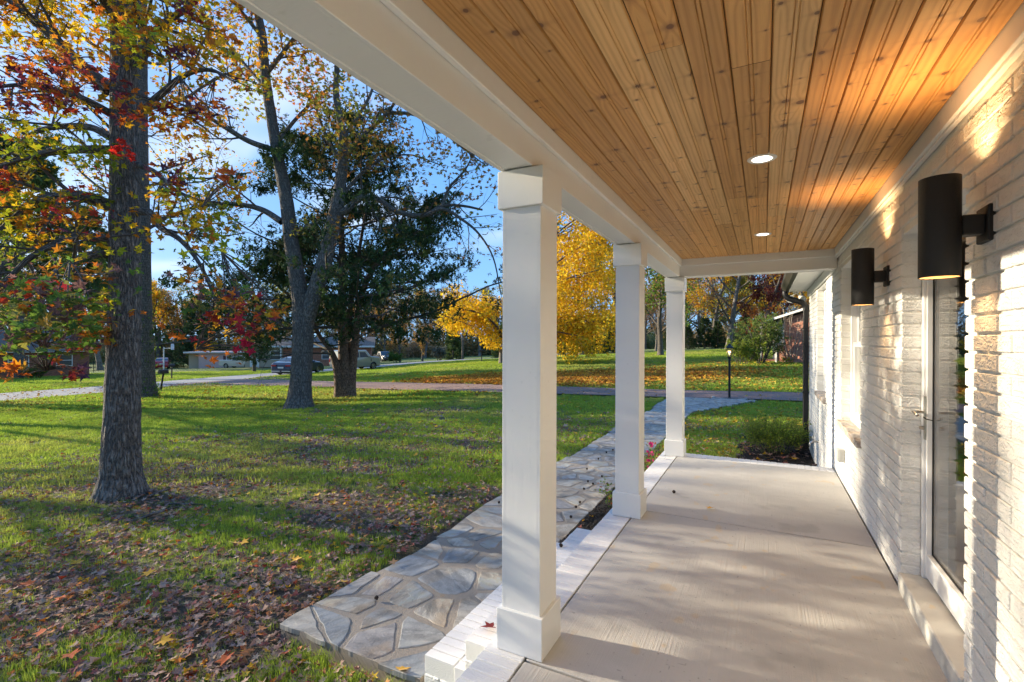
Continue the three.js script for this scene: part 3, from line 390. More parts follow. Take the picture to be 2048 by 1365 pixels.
const LEAF = [starLeaf(5, 0.42, 0.22, 1), starLeaf(5, 0.46, 0.42, 2, 0.9), starLeaf(5, 0.40, 0.10, 3)];
const SMALL = [{ v: [[0, -0.6, 0], [0.55, 0.1, 0.14], [0, 0.8, -0.1], [-0.55, 0.1, 0.14]], f: [0, 1, 2, 0, 2, 3] }, { v: [[0, -0.6, 0], [0.7, 0.3, 0.2], [0.1, 0.35, -0.05], [0, 0.9, 0.1], [-0.1, 0.35, -0.05], [-0.7, 0.3, 0.2]], f: [0, 1, 2, 0, 2, 4, 2, 3, 4, 0, 4, 5] }];
const m4 = new THREE.Matrix4(), qq = new THREE.Quaternion(), ee = new THREE.Euler();
function leafMatrix(p, s, r, hang = 0.5) { ee.set(lerp((r() - 0.5) * 6.28, -1.2 + (r() - 0.5) * 1.6, hang), r() * 6.28, (r() - 0.5) * 1.6, 'YXZ'); qq.setFromEuler(ee); return m4.compose(p, qq, V(s, s, s)); }
const pick = (pal, r) => { let t = r() * pal.reduce((a, c) => a + c[3], 0); for (const c of pal) { t -= c[3]; if (t <= 0) { const k = 0.75 + 0.5 * r(); return [c[0] * k, c[1] * k, c[2] * k]; } } return pal[0].slice(0, 3); };
const PAL = {
  yellow: [[0.78, 0.50, 0.014, 5], [0.84, 0.62, 0.04, 3], [0.68, 0.36, 0.01, 2], [0.52, 0.46, 0.03, 1]],
  gold: [[0.66, 0.34, 0.012, 4], [0.64, 0.45, 0.02, 3], [0.54, 0.20, 0.015, 2], [0.38, 0.38, 0.03, 2]],
  lime: [[0.34, 0.38, 0.02, 4], [0.45, 0.40, 0.02, 3], [0.20, 0.27, 0.02, 2], [0.52, 0.32, 0.02, 1]],
  orange: [[0.60, 0.24, 0.02, 3], [0.50, 0.15, 0.02, 3], [0.64, 0.36, 0.02, 2], [0.32, 0.28, 0.03, 1]],
  red: [[0.42, 0.05, 0.02, 3], [0.30, 0.03, 0.04, 2], [0.56, 0.16, 0.02, 4], [0.14, 0.05, 0.08, 2], [0.5, 0.3, 0.02, 2]],
  wine: [[0.16, 0.03, 0.05, 3], [0.28, 0.05, 0.03, 3], [0.11, 0.05, 0.09, 3], [0.48, 0.14, 0.02, 3], [0.5, 0.3, 0.02, 1]],
  green: [[0.10, 0.19, 0.03, 4], [0.15, 0.25, 0.035, 3], [0.24, 0.23, 0.05, 2], [0.20, 0.11, 0.10, 2], [0.45, 0.25, 0.03, 1]],
  rust: [[0.40, 0.19, 0.045, 4], [0.30, 0.15, 0.045, 3], [0.46, 0.27, 0.04, 2], [0.24, 0.22, 0.04, 2]],
  olive: [[0.24, 0.26, 0.04, 4], [0.34, 0.29, 0.04, 3], [0.42, 0.31, 0.04, 2]],
  brown: [[0.20, 0.12, 0.06, 3], [0.26, 0.16, 0.07, 2], [0.15, 0.10, 0.06, 2]],
  cedar: [[0.04, 0.078, 0.026, 4], [0.06, 0.10, 0.03, 3], [0.03, 0.06, 0.024, 2], [0.10, 0.10, 0.04, 1]],
  pine: [[0.07, 0.12, 0.035, 4], [0.10, 0.15, 0.045, 3], [0.15, 0.15, 0.05, 1]],
  shrub: [[0.12, 0.20, 0.025, 4], [0.17, 0.25, 0.03, 3], [0.08, 0.14, 0.025, 2]],
};
const rndDir = r => { const a = r() * 6.28, y = r() * 2 - 1, c = Math.sqrt(1 - y * y); return V(c * Math.cos(a), y, c * Math.sin(a)); };
function side(dir, ang, az) { const n = V(0, 1, 0).cross(dir); if (n.lengthSq() < 1e-3) n.set(1, 0, 0); n.normalize().applyAxisAngle(dir, az); return dir.clone().multiplyScalar(Math.cos(ang)).add(n.cross(dir).multiplyScalar(Math.sin(ang))).normalize(); }
// a branch with its own branches; tubes and twig ends are collected in out
function grow(out, p, dir, len, r0, lvl, o, r) {
  const n = Math.max(4, Math.ceil(len / o.step)), pts = [p.clone()], rad = [r0]; let d = dir.clone(), q = p.clone();
  for (let i = 1; i <= n; i++) { d.add(rndDir(r).multiplyScalar(o.wiggle * (lvl ? 1 : 0.45))).add(V(0, (o.rise[lvl] || 0) / n, 0)).normalize(); q = q.clone().add(d.clone().multiplyScalar(len / n)); pts.push(q); rad.push(r0 * (1 - (lvl < o.max ? 0.62 : 0.8) * i / n)); }
  if (r0 > 0.002) out.tubes.push({ pts, rad, lvl });
  kids(out, pts, rad, lvl, o, r, len);
}
function kids(out, pts, rad, lvl, o, r, len) {
  const n = pts.length - 1;
  if (lvl < o.max) { const k = o.kids[lvl]; let az = r() * 6.28; for (let j = 0; j < k; j++) { const t = lerp(o.from[lvl] ?? 0.25, 1, (j + r() * 0.7) / k), i = Math.min(n - 1, Math.floor(t * n)), f = t * n - i; const p = pts[i].clone().lerp(pts[i + 1], f), d = pts[i + 1].clone().sub(pts[i]).normalize(); az += 2.4 + r() * 0.8;
    const L = len * o.ratio[lvl] * (1 - 0.45 * t) * (0.7 + 0.6 * r()); let dd = side(d, o.angle[lvl] * (0.75 + 0.5 * r()), az); if (o.flat) { dd.y *= 1 - o.flat; dd.normalize(); } grow(out, p, dd, L, Math.max(0.0025, rad[i] * (o.thin ?? 0.55)), lvl + 1, o, r); } }
  if (lvl >= o.leafFrom) for (let i = Math.ceil(n * 0.3); i <= n; i++) out.tips.push({ p: pts[i], d: pts[i].clone().sub(pts[i - 1]).normalize(), lvl });
}
const tubesOf = (list, seg) => merge(list.map(t => tube(t.pts, t.rad, seg(t), null, false)));
function woodParts(tree, out, mat, mat2 = mat) { const big = out.tubes.filter(t => t.lvl === 0), sml = out.tubes.filter(t => t.lvl > 0); if (big.length) mesh('trunk', tubesOf(big, () => 12), mat, tree); if (sml.length) mesh('branch_tangle', tubesOf(sml, t => t.lvl === 1 ? 7 : t.lvl === 2 ? 5 : 3), mat2, tree).userData.kind = 'stuff'; }
function leafOn(soup, tips, n, spread, size, pal, tmpl, r, hang = 0.5) { for (let k = 0; k < n; k++) { const t = tips[Math.floor(r() * tips.length)], p = t.p.clone().add(rndDir(r).multiplyScalar(spread * Math.cbrt(r()))); soup.add(tmpl[Math.floor(r() * tmpl.length)], leafMatrix(p, size * (0.7 + 0.6 * r()), r, hang), pick(typeof pal === 'function' ? pal(p) : pal, r)); } }
function crownMesh(tree, soup, mat) { const o = mesh('crown', soup.build(), mat, tree); o.userData.kind = 'stuff'; return o; }
// needle sprays: a few thin blades from one point
const SPRAY = (() => { const r = rng(4), v = [], f = []; for (let k = 0; k < 7; k++) { const d = rndDir(r); d.y = d.y * 0.5 + 0.15; d.normalize(); const n = V(0, 1, 0).cross(d).normalize().multiplyScalar(0.16), L = 0.7 + 0.5 * r(), b = v.length; v.push([-n.x * 0.5, 0, -n.z * 0.5], [n.x + d.x * L * 0.5, d.y * L * 0.5, n.z + d.z * L * 0.5], [d.x * L, d.y * L - 0.1, d.z * L], [-n.x + d.x * L * 0.5, d.y * L * 0.5, -n.z + d.z * L * 0.5]); f.push(b, b + 1, b + 2, b, b + 2, b + 3); } return { v, f }; })();

// ---------------------------------------------------------------- the sweetgum beside the porch
const bigLeaves = [];
{ const r = rng(101), base = G(240, 992), D0 = depthOf(base);
  const tree = thing('sweetgum_tree', 'tall grey-barked tree with star-shaped red, yellow and green leaves on the near lawn', 'tree', base);
  const loc = p => p.clone().sub(base), Q = (u, v, D) => loc(P(u, v, D));
  // trunk
  const prof = [[240, 1012, 62], [240.5, 992, 57], [241, 975, 48], [241.5, 950, 41], [242, 900, 37.3], [244.5, 800, 34.5], [247, 700, 32.5], [250, 600, 31], [249, 500, 30.3], [249, 400, 29.2], [249, 300, 28], [248, 200, 27], [247, 100, 25], [246, 0, 23], [246, -150, 20], [250, -320, 15], [244, -520, 9], [250, -700, 4]];
  const cp = prof.map(a => Q(a[0], a[1], D0)), pts = spline(cp, 260), rads = pts.map((p, i) => { const t = i / 260 * (prof.length - 1), k = Math.min(prof.length - 2, Math.floor(t)); return lerp(prof[k][2], prof[k + 1][2], t - k) / FPX * D0 * 0.86; });
  const ridge = (a, l, t) => { const f = Math.exp(-l / 0.28); const w = a * 34 + 1.2 * fbm(a * 10, l * 2.2, 3, 2, 10), q = Math.abs(vnoise(w, l * 3.4, 5, 34) * 2 - 1), q2 = vnoise(a * 70, l * 16, 9, 70); return 1 + 0.055 * (q - 0.4) + 0.02 * (q2 - 0.5) + f * 0.16 * (vnoise(a * 7, 0.5, 4, 7) - 0.35); };
  mesh('trunk', tube(pts, rads, 128, ridge), M.bark, tree);
  const out = { tubes: [], tips: [] }, o = { step: 0.12, wiggle: 0.16, rise: [0, 0, 0.1, 0], max: 3, leafFrom: 2, kids: [0, 9, 5, 0], from: [0, 0.22, 0.2], ratio: [0, 0.42, 0.5], angle: [0.9, 0.9, 0.8], thin: 0.45 };
  const limbs = [
    [[[219, 412], [175, 396], [131, 392], [75, 403], [37, 431], [-10, 470], [-70, 520]], 6, 5.2, 13], [[[221, 300], [142, 300], [49, 315], [-10, 335], [-90, 340]], 6, 5.6, 9], [[[223, 276], [180, 255], [105, 255], [60, 270], [0, 322], [-60, 350]], 6, 6.6, 8],
    [[[221, 482], [180, 474], [150, 474], [105, 491], [61, 515], [0, 571], [-60, 610]], 6, 5.0, 10], [[[219, 508], [172, 511], [148, 525], [110, 545], [60, 590], [20, 640]], 6, 4.0, 8], [[[218, 180], [160, 130], [90, 60], [40, 20], [-30, -40]], 6, 5.6, 15], [[[275, 423], [300, 426], [319, 454], [360, 480], [400, 530], [430, 600]], 6, 4.7, 8],
    [[[276, 330], [310, 345], [350, 380], [395, 400], [440, 405]], 6, 5.4, 6], [[[275, 230], [320, 190], [370, 150], [420, 140], [470, 165]], 6, 5.2, 8], [[[274, 130], [315, 60], [380, 10], [430, -40]], 6, 5.6, 10], [[[250, 60], [210, 10], [180, -60], [150, -140]], 6, 5.0, 9], [[[270, 40], [300, -40], [330, -120]], 6, 6.8, 9], [[[225, 230], [170, 200], [110, 180], [40, 170], [-40, 180]], 6, 4.6, 8], [[[217, 660], [195, 666], [176, 664], [150, 640]], 6, 5.5, 3.5],
    [[[225, -60], [120, -160], [-40, -220]], 6, 6.5, 12], [[[265, -120], [400, -220], [520, -260]], 6, 6.0, 11], [[[250, -260], [330, -420], [420, -520]], 6, 7, 9], [[[250, -300], [130, -440], [30, -520]], 6, 6, 9], [[[250, -100], [280, -220], [240, -380]], 6, 3.8, 9], [[[250, -200], [230, -320], [200, -420]], 6, 8.6, 9]];
  for (const [pl, da, db, rp] of limbs) { const n = pl.length, k = pl.map(([u, v], i) => Q(u, v, lerp(i ? D0 : D0, D0 + (db - 6), i / (n - 1)))), p = spline(k, 26), rad = p.map((_, i) => rp / FPX * D0 * (1 - 0.78 * i / 26)); out.tubes.push({ pts: p, rad, lvl: 1, main: true }); kids(out, p, rad, 1, o, r, k[0].distanceTo(k[n - 1]) * 1.15); }
  for (const t of out.tubes.filter(t => t.main)) mesh('limb', tube(t.pts, t.rad, 10, null, false), M.bark, tree);
  mesh('branch_tangle', tubesOf(out.tubes.filter(t => !t.main), t => t.lvl === 2 ? 5 : 3), M.twig, tree).userData.kind = 'stuff';
  // leaves: on the twigs, and thicker clusters where the photograph shows them
  const leaves = [], addL = (p, s, pal, hang) => leaves.push([leafMatrix(p, s, r, hang).clone(), pick(pal, r), Math.floor(r() * 3), p]);
  const region = p => { const [u, v] = pix(p.clone().add(base)), n = vnoise(u * 0.011, v * 0.011, 8); if (v > 520) return n < 0.5 ? PAL.green : n < 0.68 ? PAL.red : PAL.orange; if (v > 330) return n < 0.45 ? PAL.lime : n < 0.75 ? PAL.gold : PAL.red; if (v > 230) return u > 230 ? (n < 0.5 ? PAL.red : PAL.gold) : PAL.lime; if (v > 90) return n < 0.42 ? PAL.wine : n < 0.65 ? PAL.orange : PAL.gold; return n < 0.6 ? PAL.yellow : PAL.orange; };
  for (let k = 0; k < 5400; k++) { const t = out.tips[Math.floor(r() * out.tips.length)], p = t.p.clone().add(rndDir(r).multiplyScalar(0.22 * r())); addL(p, 0.038 + 0.03 * r(), region(p), 0.6); }
  const blob = (u, v, D, ru, rv, rd, n, s, pal, hang = 0.7) => { const c = Q(u, v, D); for (let k = 0; k < n * 1.35; k++) { const e = rndDir(r).multiplyScalar(Math.cbrt(r())), p = c.clone().add(V(e.x * ru * 0.8886 - e.z * rd * 0.4588, e.y * rv, -e.x * ru * 0.4588 - e.z * rd * 0.8886)); addL(p, s * (0.42 + 0.48 * r()), pal, hang); }
    const near = out.tips.reduce((a, t) => t.p.distanceTo(c) < a.p.distanceTo(c) ? t : a, out.tips[0]); for (let j = 0; j < 5; j++) { const e = c.clone().add(V((r() - 0.5) * ru * 1.2, (r() - 0.5) * rv * 1.2, (r() - 0.5) * rd * 1.2)), mid = near.p.clone().lerp(e, 0.5).add(V(0, 0.06 * r(), 0)); twigs.push({ pts: spline([near.p, mid, e], 8), rad: [7, 6.5, 6, 5.5, 5, 4, 3.5, 3, 2].map(x => x * 0.0009), lvl: 3 }); } };
  const twigs = [];
  const Y = PAL.yellow, O = PAL.orange, Rd = PAL.red, W = PAL.wine, L = PAL.lime, Gn = PAL.green, Go = PAL.gold;
  for (const a of [[0, 20, 6, .5, .3, .6, 90, .075, Y], [90, 80, 6, .5, .3, .6, 90, .075, Go], [180, 60, 6.6, .5, .3, .6, 90, .075, Y], [300, 110, 6, .45, .3, .5, 80, .07, Go], [400, 60, 6, .45, .3, .5, 80, .07, Y], [40, 40, 6, .45, .3, .5, 90, .075, Y], [130, 30, 6.2, .45, .25, .5, 90, .075, Y], [230, 20, 6, .5, .25, .5, 90, .075, Go], [60, 120, 5.4, .4, .2, .4, 70, .075, O], [160, 105, 5.4, .4, .18, .4, 60, .075, O], [60, 175, 5, .35, .16, .35, 60, .075, W], [110, 200, 4.9, .25, .14, .3, 40, .08, Rd], [250, 60, 5, .4, .25, .4, 60, .08, O], [270, 85, 4.9, .3, .2, .3, 40, .08, L], [330, 40, 5.4, .4, .25, .4, 60, .075, Go], [370, 25, 5.2, .2, .16, .2, 22, .08, Rd],
    [200, 165, 4.8, .35, .14, .3, 44, .08, W], [275, 225, 4.9, .4, .16, .3, 60, .08, Rd], [340, 245, 5, .35, .18, .3, 50, .08, O], [400, 215, 5, .3, .15, .3, 40, .08, W], [420, 130, 5.6, .4, .25, .4, 70, .075, Go], [150, 290, 5.8, .45, .22, .45, 90, .075, L], [190, 320, 5.6, .3, .2, .3, 50, .075, L], [245, 305, 5.1, .14, .12, .1, 16, .085, [[.55, .03, .02, 3], [.45, .05, .03, 1]]], [335, 350, 5, .2, .16, .2, 24, .08, W], [455, 360, 5, .16, .1, .1, 14, .085, [[.6, .13, .02, 1]]], [345, 375, 5, .1, .1, .1, 9, .085, Rd], [30, 260, 6.4, .4, .2, .4, 40, .07, O], [30, 420, 5.5, .35, .2, .4, 50, .075, L], [110, 420, 5.8, .4, .2, .4, 55, .075, Go], [190, 380, 5.8, .3, .2, .3, 35, .075, L], [200, 440, 5.8, .2, .14, .3, 25, .075, Go], [70, 460, 5.6, .25, .12, .25, 20, .07, Go], [375, 430, 5.4, .3, .2, .3, 35, .07, Go], [420, 480, 5.2, .2, .2, .2, 20, .075, O],
    [150, 545, 4.6, .3, .12, .3, 40, .08, O], [60, 590, 4, .28, .14, .3, 40, .085, Rd], [110, 600, 3.9, .36, .16, .3, 55, .085, Gn], [40, 650, 3.7, .3, .16, .3, 50, .085, Gn], [110, 660, 3.7, .28, .16, .3, 48, .085, Gn], [160, 620, 4, .24, .16, .3, 40, .085, Gn], [150, 680, 4, .18, .16, .2, 28, .085, Gn], [60, 700, 3.6, .2, .12, .2, 22, .085, Gn], [22, 745, 3.5, .12, .06, .1, 10, .095, [[.6, .28, .02, 2], [.5, .13, .02, 1]]], [150, 745, 3.9, .1, .08, .1, 8, .085, W], [200, 600, 5, .16, .14, .2, 22, .08, L],
    [440, 590, 4.6, .3, .12, .25, 36, .075, Gn], [400, 560, 4.8, .2, .12, .25, 22, .075, O], [490, 610, 4.4, .2, .14, .2, 26, .075, Rd], [475, 655, 4.3, .14, .12, .15, 18, .08, [[.4, .03, .05, 2], [.5, .12, .03, 1]]], [530, 650, 4.4, .16, .12, .15, 16, .08, Rd], [430, 640, 4.4, .12, .08, .15, 10, .08, Rd], [495, 700, 4.4, .08, .06, .08, 7, .085, [[.42, .02, .06, 1]]], [560, 625, 4.6, .12, .12, .1, 12, .075, O], [400, 625, 4.6, .12, .1, .12, 12, .075, Gn]]) blob(...a);
  mesh('twig_tangle', tubesOf(twigs, () => 4), M.twig, tree).userData.kind = 'stuff';
  leaves.forEach(l => { const [u, v, D] = pix(l[3].clone().add(base)); l.push(u > 0 && u < 2048 && v > 0 && v < 1365 ? 1 / D : 0); }); leaves.sort((a, b) => b[4] - a[4]);
  const cm = new Map(), lg = LEAF.map(t => geo(t.v.flat(), t.f)); const soup = new Soup();
  const crown = new THREE.Group();
  leaves.forEach(([m, c, k], i) => { if (i < 290) { const key = c.map(v => Math.round(Math.sqrt(v) * 9)).join(); if (!cm.has(key)) cm.set(key, phys({ color: C(...c), transmission: 0.42, thickness: 0, roughness: 1, specularIntensity: 0.35 })); const o = mesh('leaf', lg[k], cm.get(key), crown); m.decompose(o.position, o.quaternion, o.scale); } else soup.add(LEAF[k], m, c); });
  const cr = crownMesh(tree, soup, M.leaf); delete cr.userData.kind; for (const o of [...crown.children]) cr.add(o);
  // seed balls
  const sb = new THREE.IcosahedronGeometry(0.016, 1); for (let k = 0; k < 46; k++) { const t = out.tips[Math.floor(r() * out.tips.length)]; const o = mesh('seed_ball', sb, M.twig, tree); o.position.copy(t.p).add(V(0, -0.05, 0)); }
}

// ---------------------------------------------------------------- the forked tree farther down the lawn
{ const r = rng(202), base = G(598, 817), D0 = depthOf(base);
  const tree = thing('forked_tree', 'large tree with a forked grey trunk and thin orange-brown leaves on the lawn', 'tree', base);
  const Q = (u, v, D = D0) => P(u, v, D).sub(base);
  const px = w => w / FPX * D0;
  const stem = (list, seg, ridgeAmp) => { const n = list.length, p = spline(list.map(a => Q(a[0], a[1], D0 + (a[3] || 0))), 150), rad = p.map((_, i) => { const t = i / 150 * (n - 1), k = Math.min(n - 2, Math.floor(t)); return px(lerp(list[k][2], list[k + 1][2], t - k)) * 0.5; }); return tube(p, rad, seg, (a, l) => 1 + ridgeAmp * (Math.abs(vnoise(a * 30 + fbm(a * 8, l, 3, 2, 8), l * 2.2, 5, 30) * 2 - 1) - 0.4) + Math.exp(-l / 0.5) * 0.22 * (vnoise(a * 6, 0.3, 4, 6) - 0.3)); };
  const A = [[597, 830, 66], [598, 815, 58], [599, 800, 47], [601, 770, 41], [604, 720, 39], [606, 660, 40], [603, 620, 35], [596, 570, 31], [588, 520, 29], [581, 475, 27], [575, 420, 26], [567, 370, 24], [553, 300, 21], [541, 225, 20], [530, 150, 18], [524, 75, 17], [515, 20, 14], [505, -80, 11], [500, -200, 6]];
  const B = [[604, 700, 30], [611, 650, 32], [620, 615, 31], [634, 570, 30], [648, 525, 29], [660, 475, 28], [671, 425, 26], [679, 375, 23], [686, 320, 20], [683, 260, 15], [672, 190, 12], [676, 110, 9], [690, 20, 6], [700, -60, 3]];
  mesh('trunk', stem(A, 72, 0.09), M.bark, tree); mesh('trunk', stem(B, 56, 0.09), M.bark, tree);
  const out = { tubes: [], tips: [] }, o = { step: 0.35, wiggle: 0.2, rise: [0, 0.1, 0.1, 0], max: 3, leafFrom: 2, kids: [0, 10, 6, 0], from: [0, 0.2, 0.15], ratio: [0, 0.40, 0.5], angle: [0.9, 0.85, 0.8], thin: 0.42 };
  const limbs = [[[[672, 427], [690, 422], [719, 397], [752, 397], [794, 424], [850, 431], [884, 412], [925, 412], [965, 420]], 16, 0], [[[850, 431], [885, 418], [925, 440], [955, 465], [985, 512], [1002, 590]], 8, -1], [[[884, 412], [899, 375], [930, 340], [950, 300]], 7, 0], [[[563, 444], [524, 420], [475, 409], [400, 412], [340, 430]], 14, 1], [[[545, 300], [494, 281], [437, 247], [400, 225], [340, 200]], 13, -1.5], [[[684, 318], [710, 290], [737, 262], [775, 225], [800, 190]], 14, -1], [[[686, 330], [660, 290], [640, 240], [625, 190]], 10, 1], [[[551, 290], [590, 240], [640, 190], [690, 150]], 10, 2], [[[530, 150], [570, 100], [610, 40], [640, -30]], 10, -1], [[[535, 180], [490, 130], [440, 70], [400, 10]], 9, 1], [[[676, 400], [720, 350], [760, 320], [820, 310], [880, 330]], 8, 1.5], [[[775, 225], [830, 230], [880, 260], [930, 300], [970, 330]], 8, 0], [[[584, 480], [610, 455], [650, 445], [690, 460]], 8, -1], [[[524, 75], [480, 20], [430, -40]], 9, -1], [[[690, 20], [760, -40], [830, -60]], 7, 0], [[[684, 280], [740, 190], [760, 100], [770, 20]], 8, 2], [[[500, -100], [420, -200], [330, -250]], 8, 0], [[[510, -60], [600, -200], [690, -280]], 8, 0]];
  for (const [pl, w, dd] of limbs) { const n = pl.length, k = pl.map(([u, v], i) => Q(u, v, D0 + dd * i / (n - 1))), p = spline(k, 26), rad = p.map((_, i) => px(w) * 0.5 * (1 - 0.75 * i / 26)); mesh('limb', tube(p, rad, 8, null, false), M.bark, tree); kids(out, p, rad, 1, o, r, k[0].distanceTo(k[n - 1]) * 0.95); }
  mesh('branch_tangle', tubesOf(out.tubes, t => t.lvl === 2 ? 5 : 3), M.twig, tree).userData.kind = 'stuff';
  const soup = new Soup(), tips = out.tips.filter(t => { const [u, v] = pix(t.p.clone().add(base)); return r() < (v > 330 ? 0.4 : 1) * (u > 820 ? 0.6 : 1); });
  leafOn(soup, tips, 3600, 0.28, 0.092, p => { const [u, v] = pix(p.clone().add(base)), n = vnoise(u * 0.02, v * 0.02, 3); return v < 170 ? (n < 0.5 ? PAL.gold : PAL.orange) : n < 0.35 ? PAL.olive : n < 0.75 ? PAL.rust : PAL.orange; }, LEAF, r, 0.6);
  const clump = (u, v, D, ru, n, pal) => { const c = Q(u, v, D); for (let k = 0; k < n; k++) { const p = c.clone().add(rndDir(r).multiplyScalar(ru * Math.cbrt(r()))); soup.add(LEAF[k % 3], leafMatrix(p, 0.075 + 0.04 * r(), r, 0.6), pick(pal, r)); } };
  for (const a of [[650, 190, D0, 1.2, 260, PAL.olive], [690, 250, D0 - 1, 1.1, 240, PAL.olive], [610, 150, D0, 1.1, 200, PAL.orange], [730, 290, D0 - 1, 1, 180, PAL.rust], [660, 300, D0, 1, 160, PAL.rust], [560, 120, D0, 1, 200, PAL.gold], [480, 90, D0, 1, 160, PAL.gold], [590, 60, D0, 1, 160, PAL.gold], [780, 270, D0, .8, 90, PAL.rust], [510, 190, D0, .9, 120, PAL.lime], [830, 340, D0, .9, 100, PAL.rust], [900, 310, D0, .9, 110, PAL.rust], [950, 360, D0, .8, 80, PAL.rust]]) clump(...a);
  crownMesh(tree, soup, M.leaf);
}

// ---------------------------------------------------------------- the cedar with several stems
function flatBranches(out, stemPts, opts, r) { const { n, len, rad, drop } = opts; let az = r() * 6; for (let k = 0; k < n; k++) { const t = k / (n - 1), i = Math.floor(lerp(opts.from, stemPts.length - 2, t)), p = stemPts[i]; az += 2.3 + r() * 0.6; const L = len(t) * (0.75 + 0.5 * r()), d = V(Math.cos(az), drop(t), Math.sin(az)).normalize(); grow(out, p, d, L, rad(t), 1, opts, r); } }
{ const r = rng(303), base = G(689, 796), D0 = depthOf(base), Q = (u, v, D = D0) => P(u, v, D).sub(base);
  const tree = thing('cedar_tree', 'dark green cedar with several reddish stems rising from one base on the lawn', 'tree', base);
  const out = { tubes: [], tips: [] }, px = w => w / FPX * D0 * 0.5;
  const stems = [[[[689, 806, 30], [689, 770, 25], [686, 700, 19], [685, 640, 17], [684, 560, 14], [683, 470, 11], [682, 390, 8], [680, 330, 5], [680, 300, 2]], 0], [[[700, 806, 27], [700, 770, 22], [707, 700, 17], [714, 640, 15], [722, 590, 13], [745, 540, 10], [775, 500, 7], [800, 450, 4], [812, 410, 2]], 0.3], [[[679, 806, 25], [679, 770, 20], [672, 730, 14], [660, 700, 10], [640, 675, 8], [620, 630, 6], [605, 570, 4], [596, 520, 2]], -0.3], [[[692, 790, 14], [698, 700, 12], [700, 620, 10], [712, 540, 8], [725, 460, 6], [735, 400, 3]], 0.8]];
  const o = { step: 0.4, wiggle: 0.13, rise: [0, 0.25, 0.1, 0], max: 3, leafFrom: 2, kids: [0, 8, 4, 0], from: 0, ratio: [0, 0.42, 0.5], angle: [1, 0.85, 0.7], thin: 0.45, flat: 0.45 }; o.from = { 1: 0.2, 2: 0.2 };
  stems.forEach(([l, dd], s) => { const n = l.length, p = spline(l.map((a, i) => Q(a[0], a[1], D0 + dd * Math.min(1, i / 3))), 90), rad = p.map((_, i) => { const t = i / 90 * (n - 1), k = Math.min(n - 2, Math.floor(t)); return px(lerp(l[k][2], l[k + 1][2], t - k)); }); mesh('stem', tube(p, rad, 20, (a, h) => 1 + 0.16 * (vnoise(a * 9, h * 0.6, 4, 9) - 0.5)), M.barkRed, tree);
    const oo = { ...o, from: { 1: 0.15, 2: 0.2 } }; const N = [30, 22, 14, 14][s]; let az = r() * 6; for (let k = 0; k < N; k++) { const t = k / (N - 1), i = Math.floor(lerp([31, 30, 34, 34][s], 88, t)), L = [lerp(6.0, 2.2, t), lerp(6.4, 2.2, t), lerp(4.8, 1.8, t), lerp(5.0, 2.0, t)][s] * (0.7 + 0.5 * r()); az += 2.35 + 0.5 * r(); grow(out, p[i], V(Math.cos(az), 0.02 + 0.3 * t, Math.sin(az)).normalize(), L, Math.max(0.012, rad[i] * 0.4), 1, oo, r); } });
  mesh('branch_tangle', tubesOf(out.tubes, t => t.lvl === 1 ? 6 : 3), M.twig, tree).userData.kind = 'stuff';
  const soup = new Soup(); const tips = out.tips.filter(t => t.p.y > 2.05 + 0.5 * r() && vnoise(t.p.x * 0.9, t.p.y * 1.4 + t.p.z, 12) > 0.37); leafOn(soup, tips, 18000, 0.26, 0.15, PAL.cedar, [SPRAY], r, 0);
  crownMesh(tree, soup, M.needle);
}

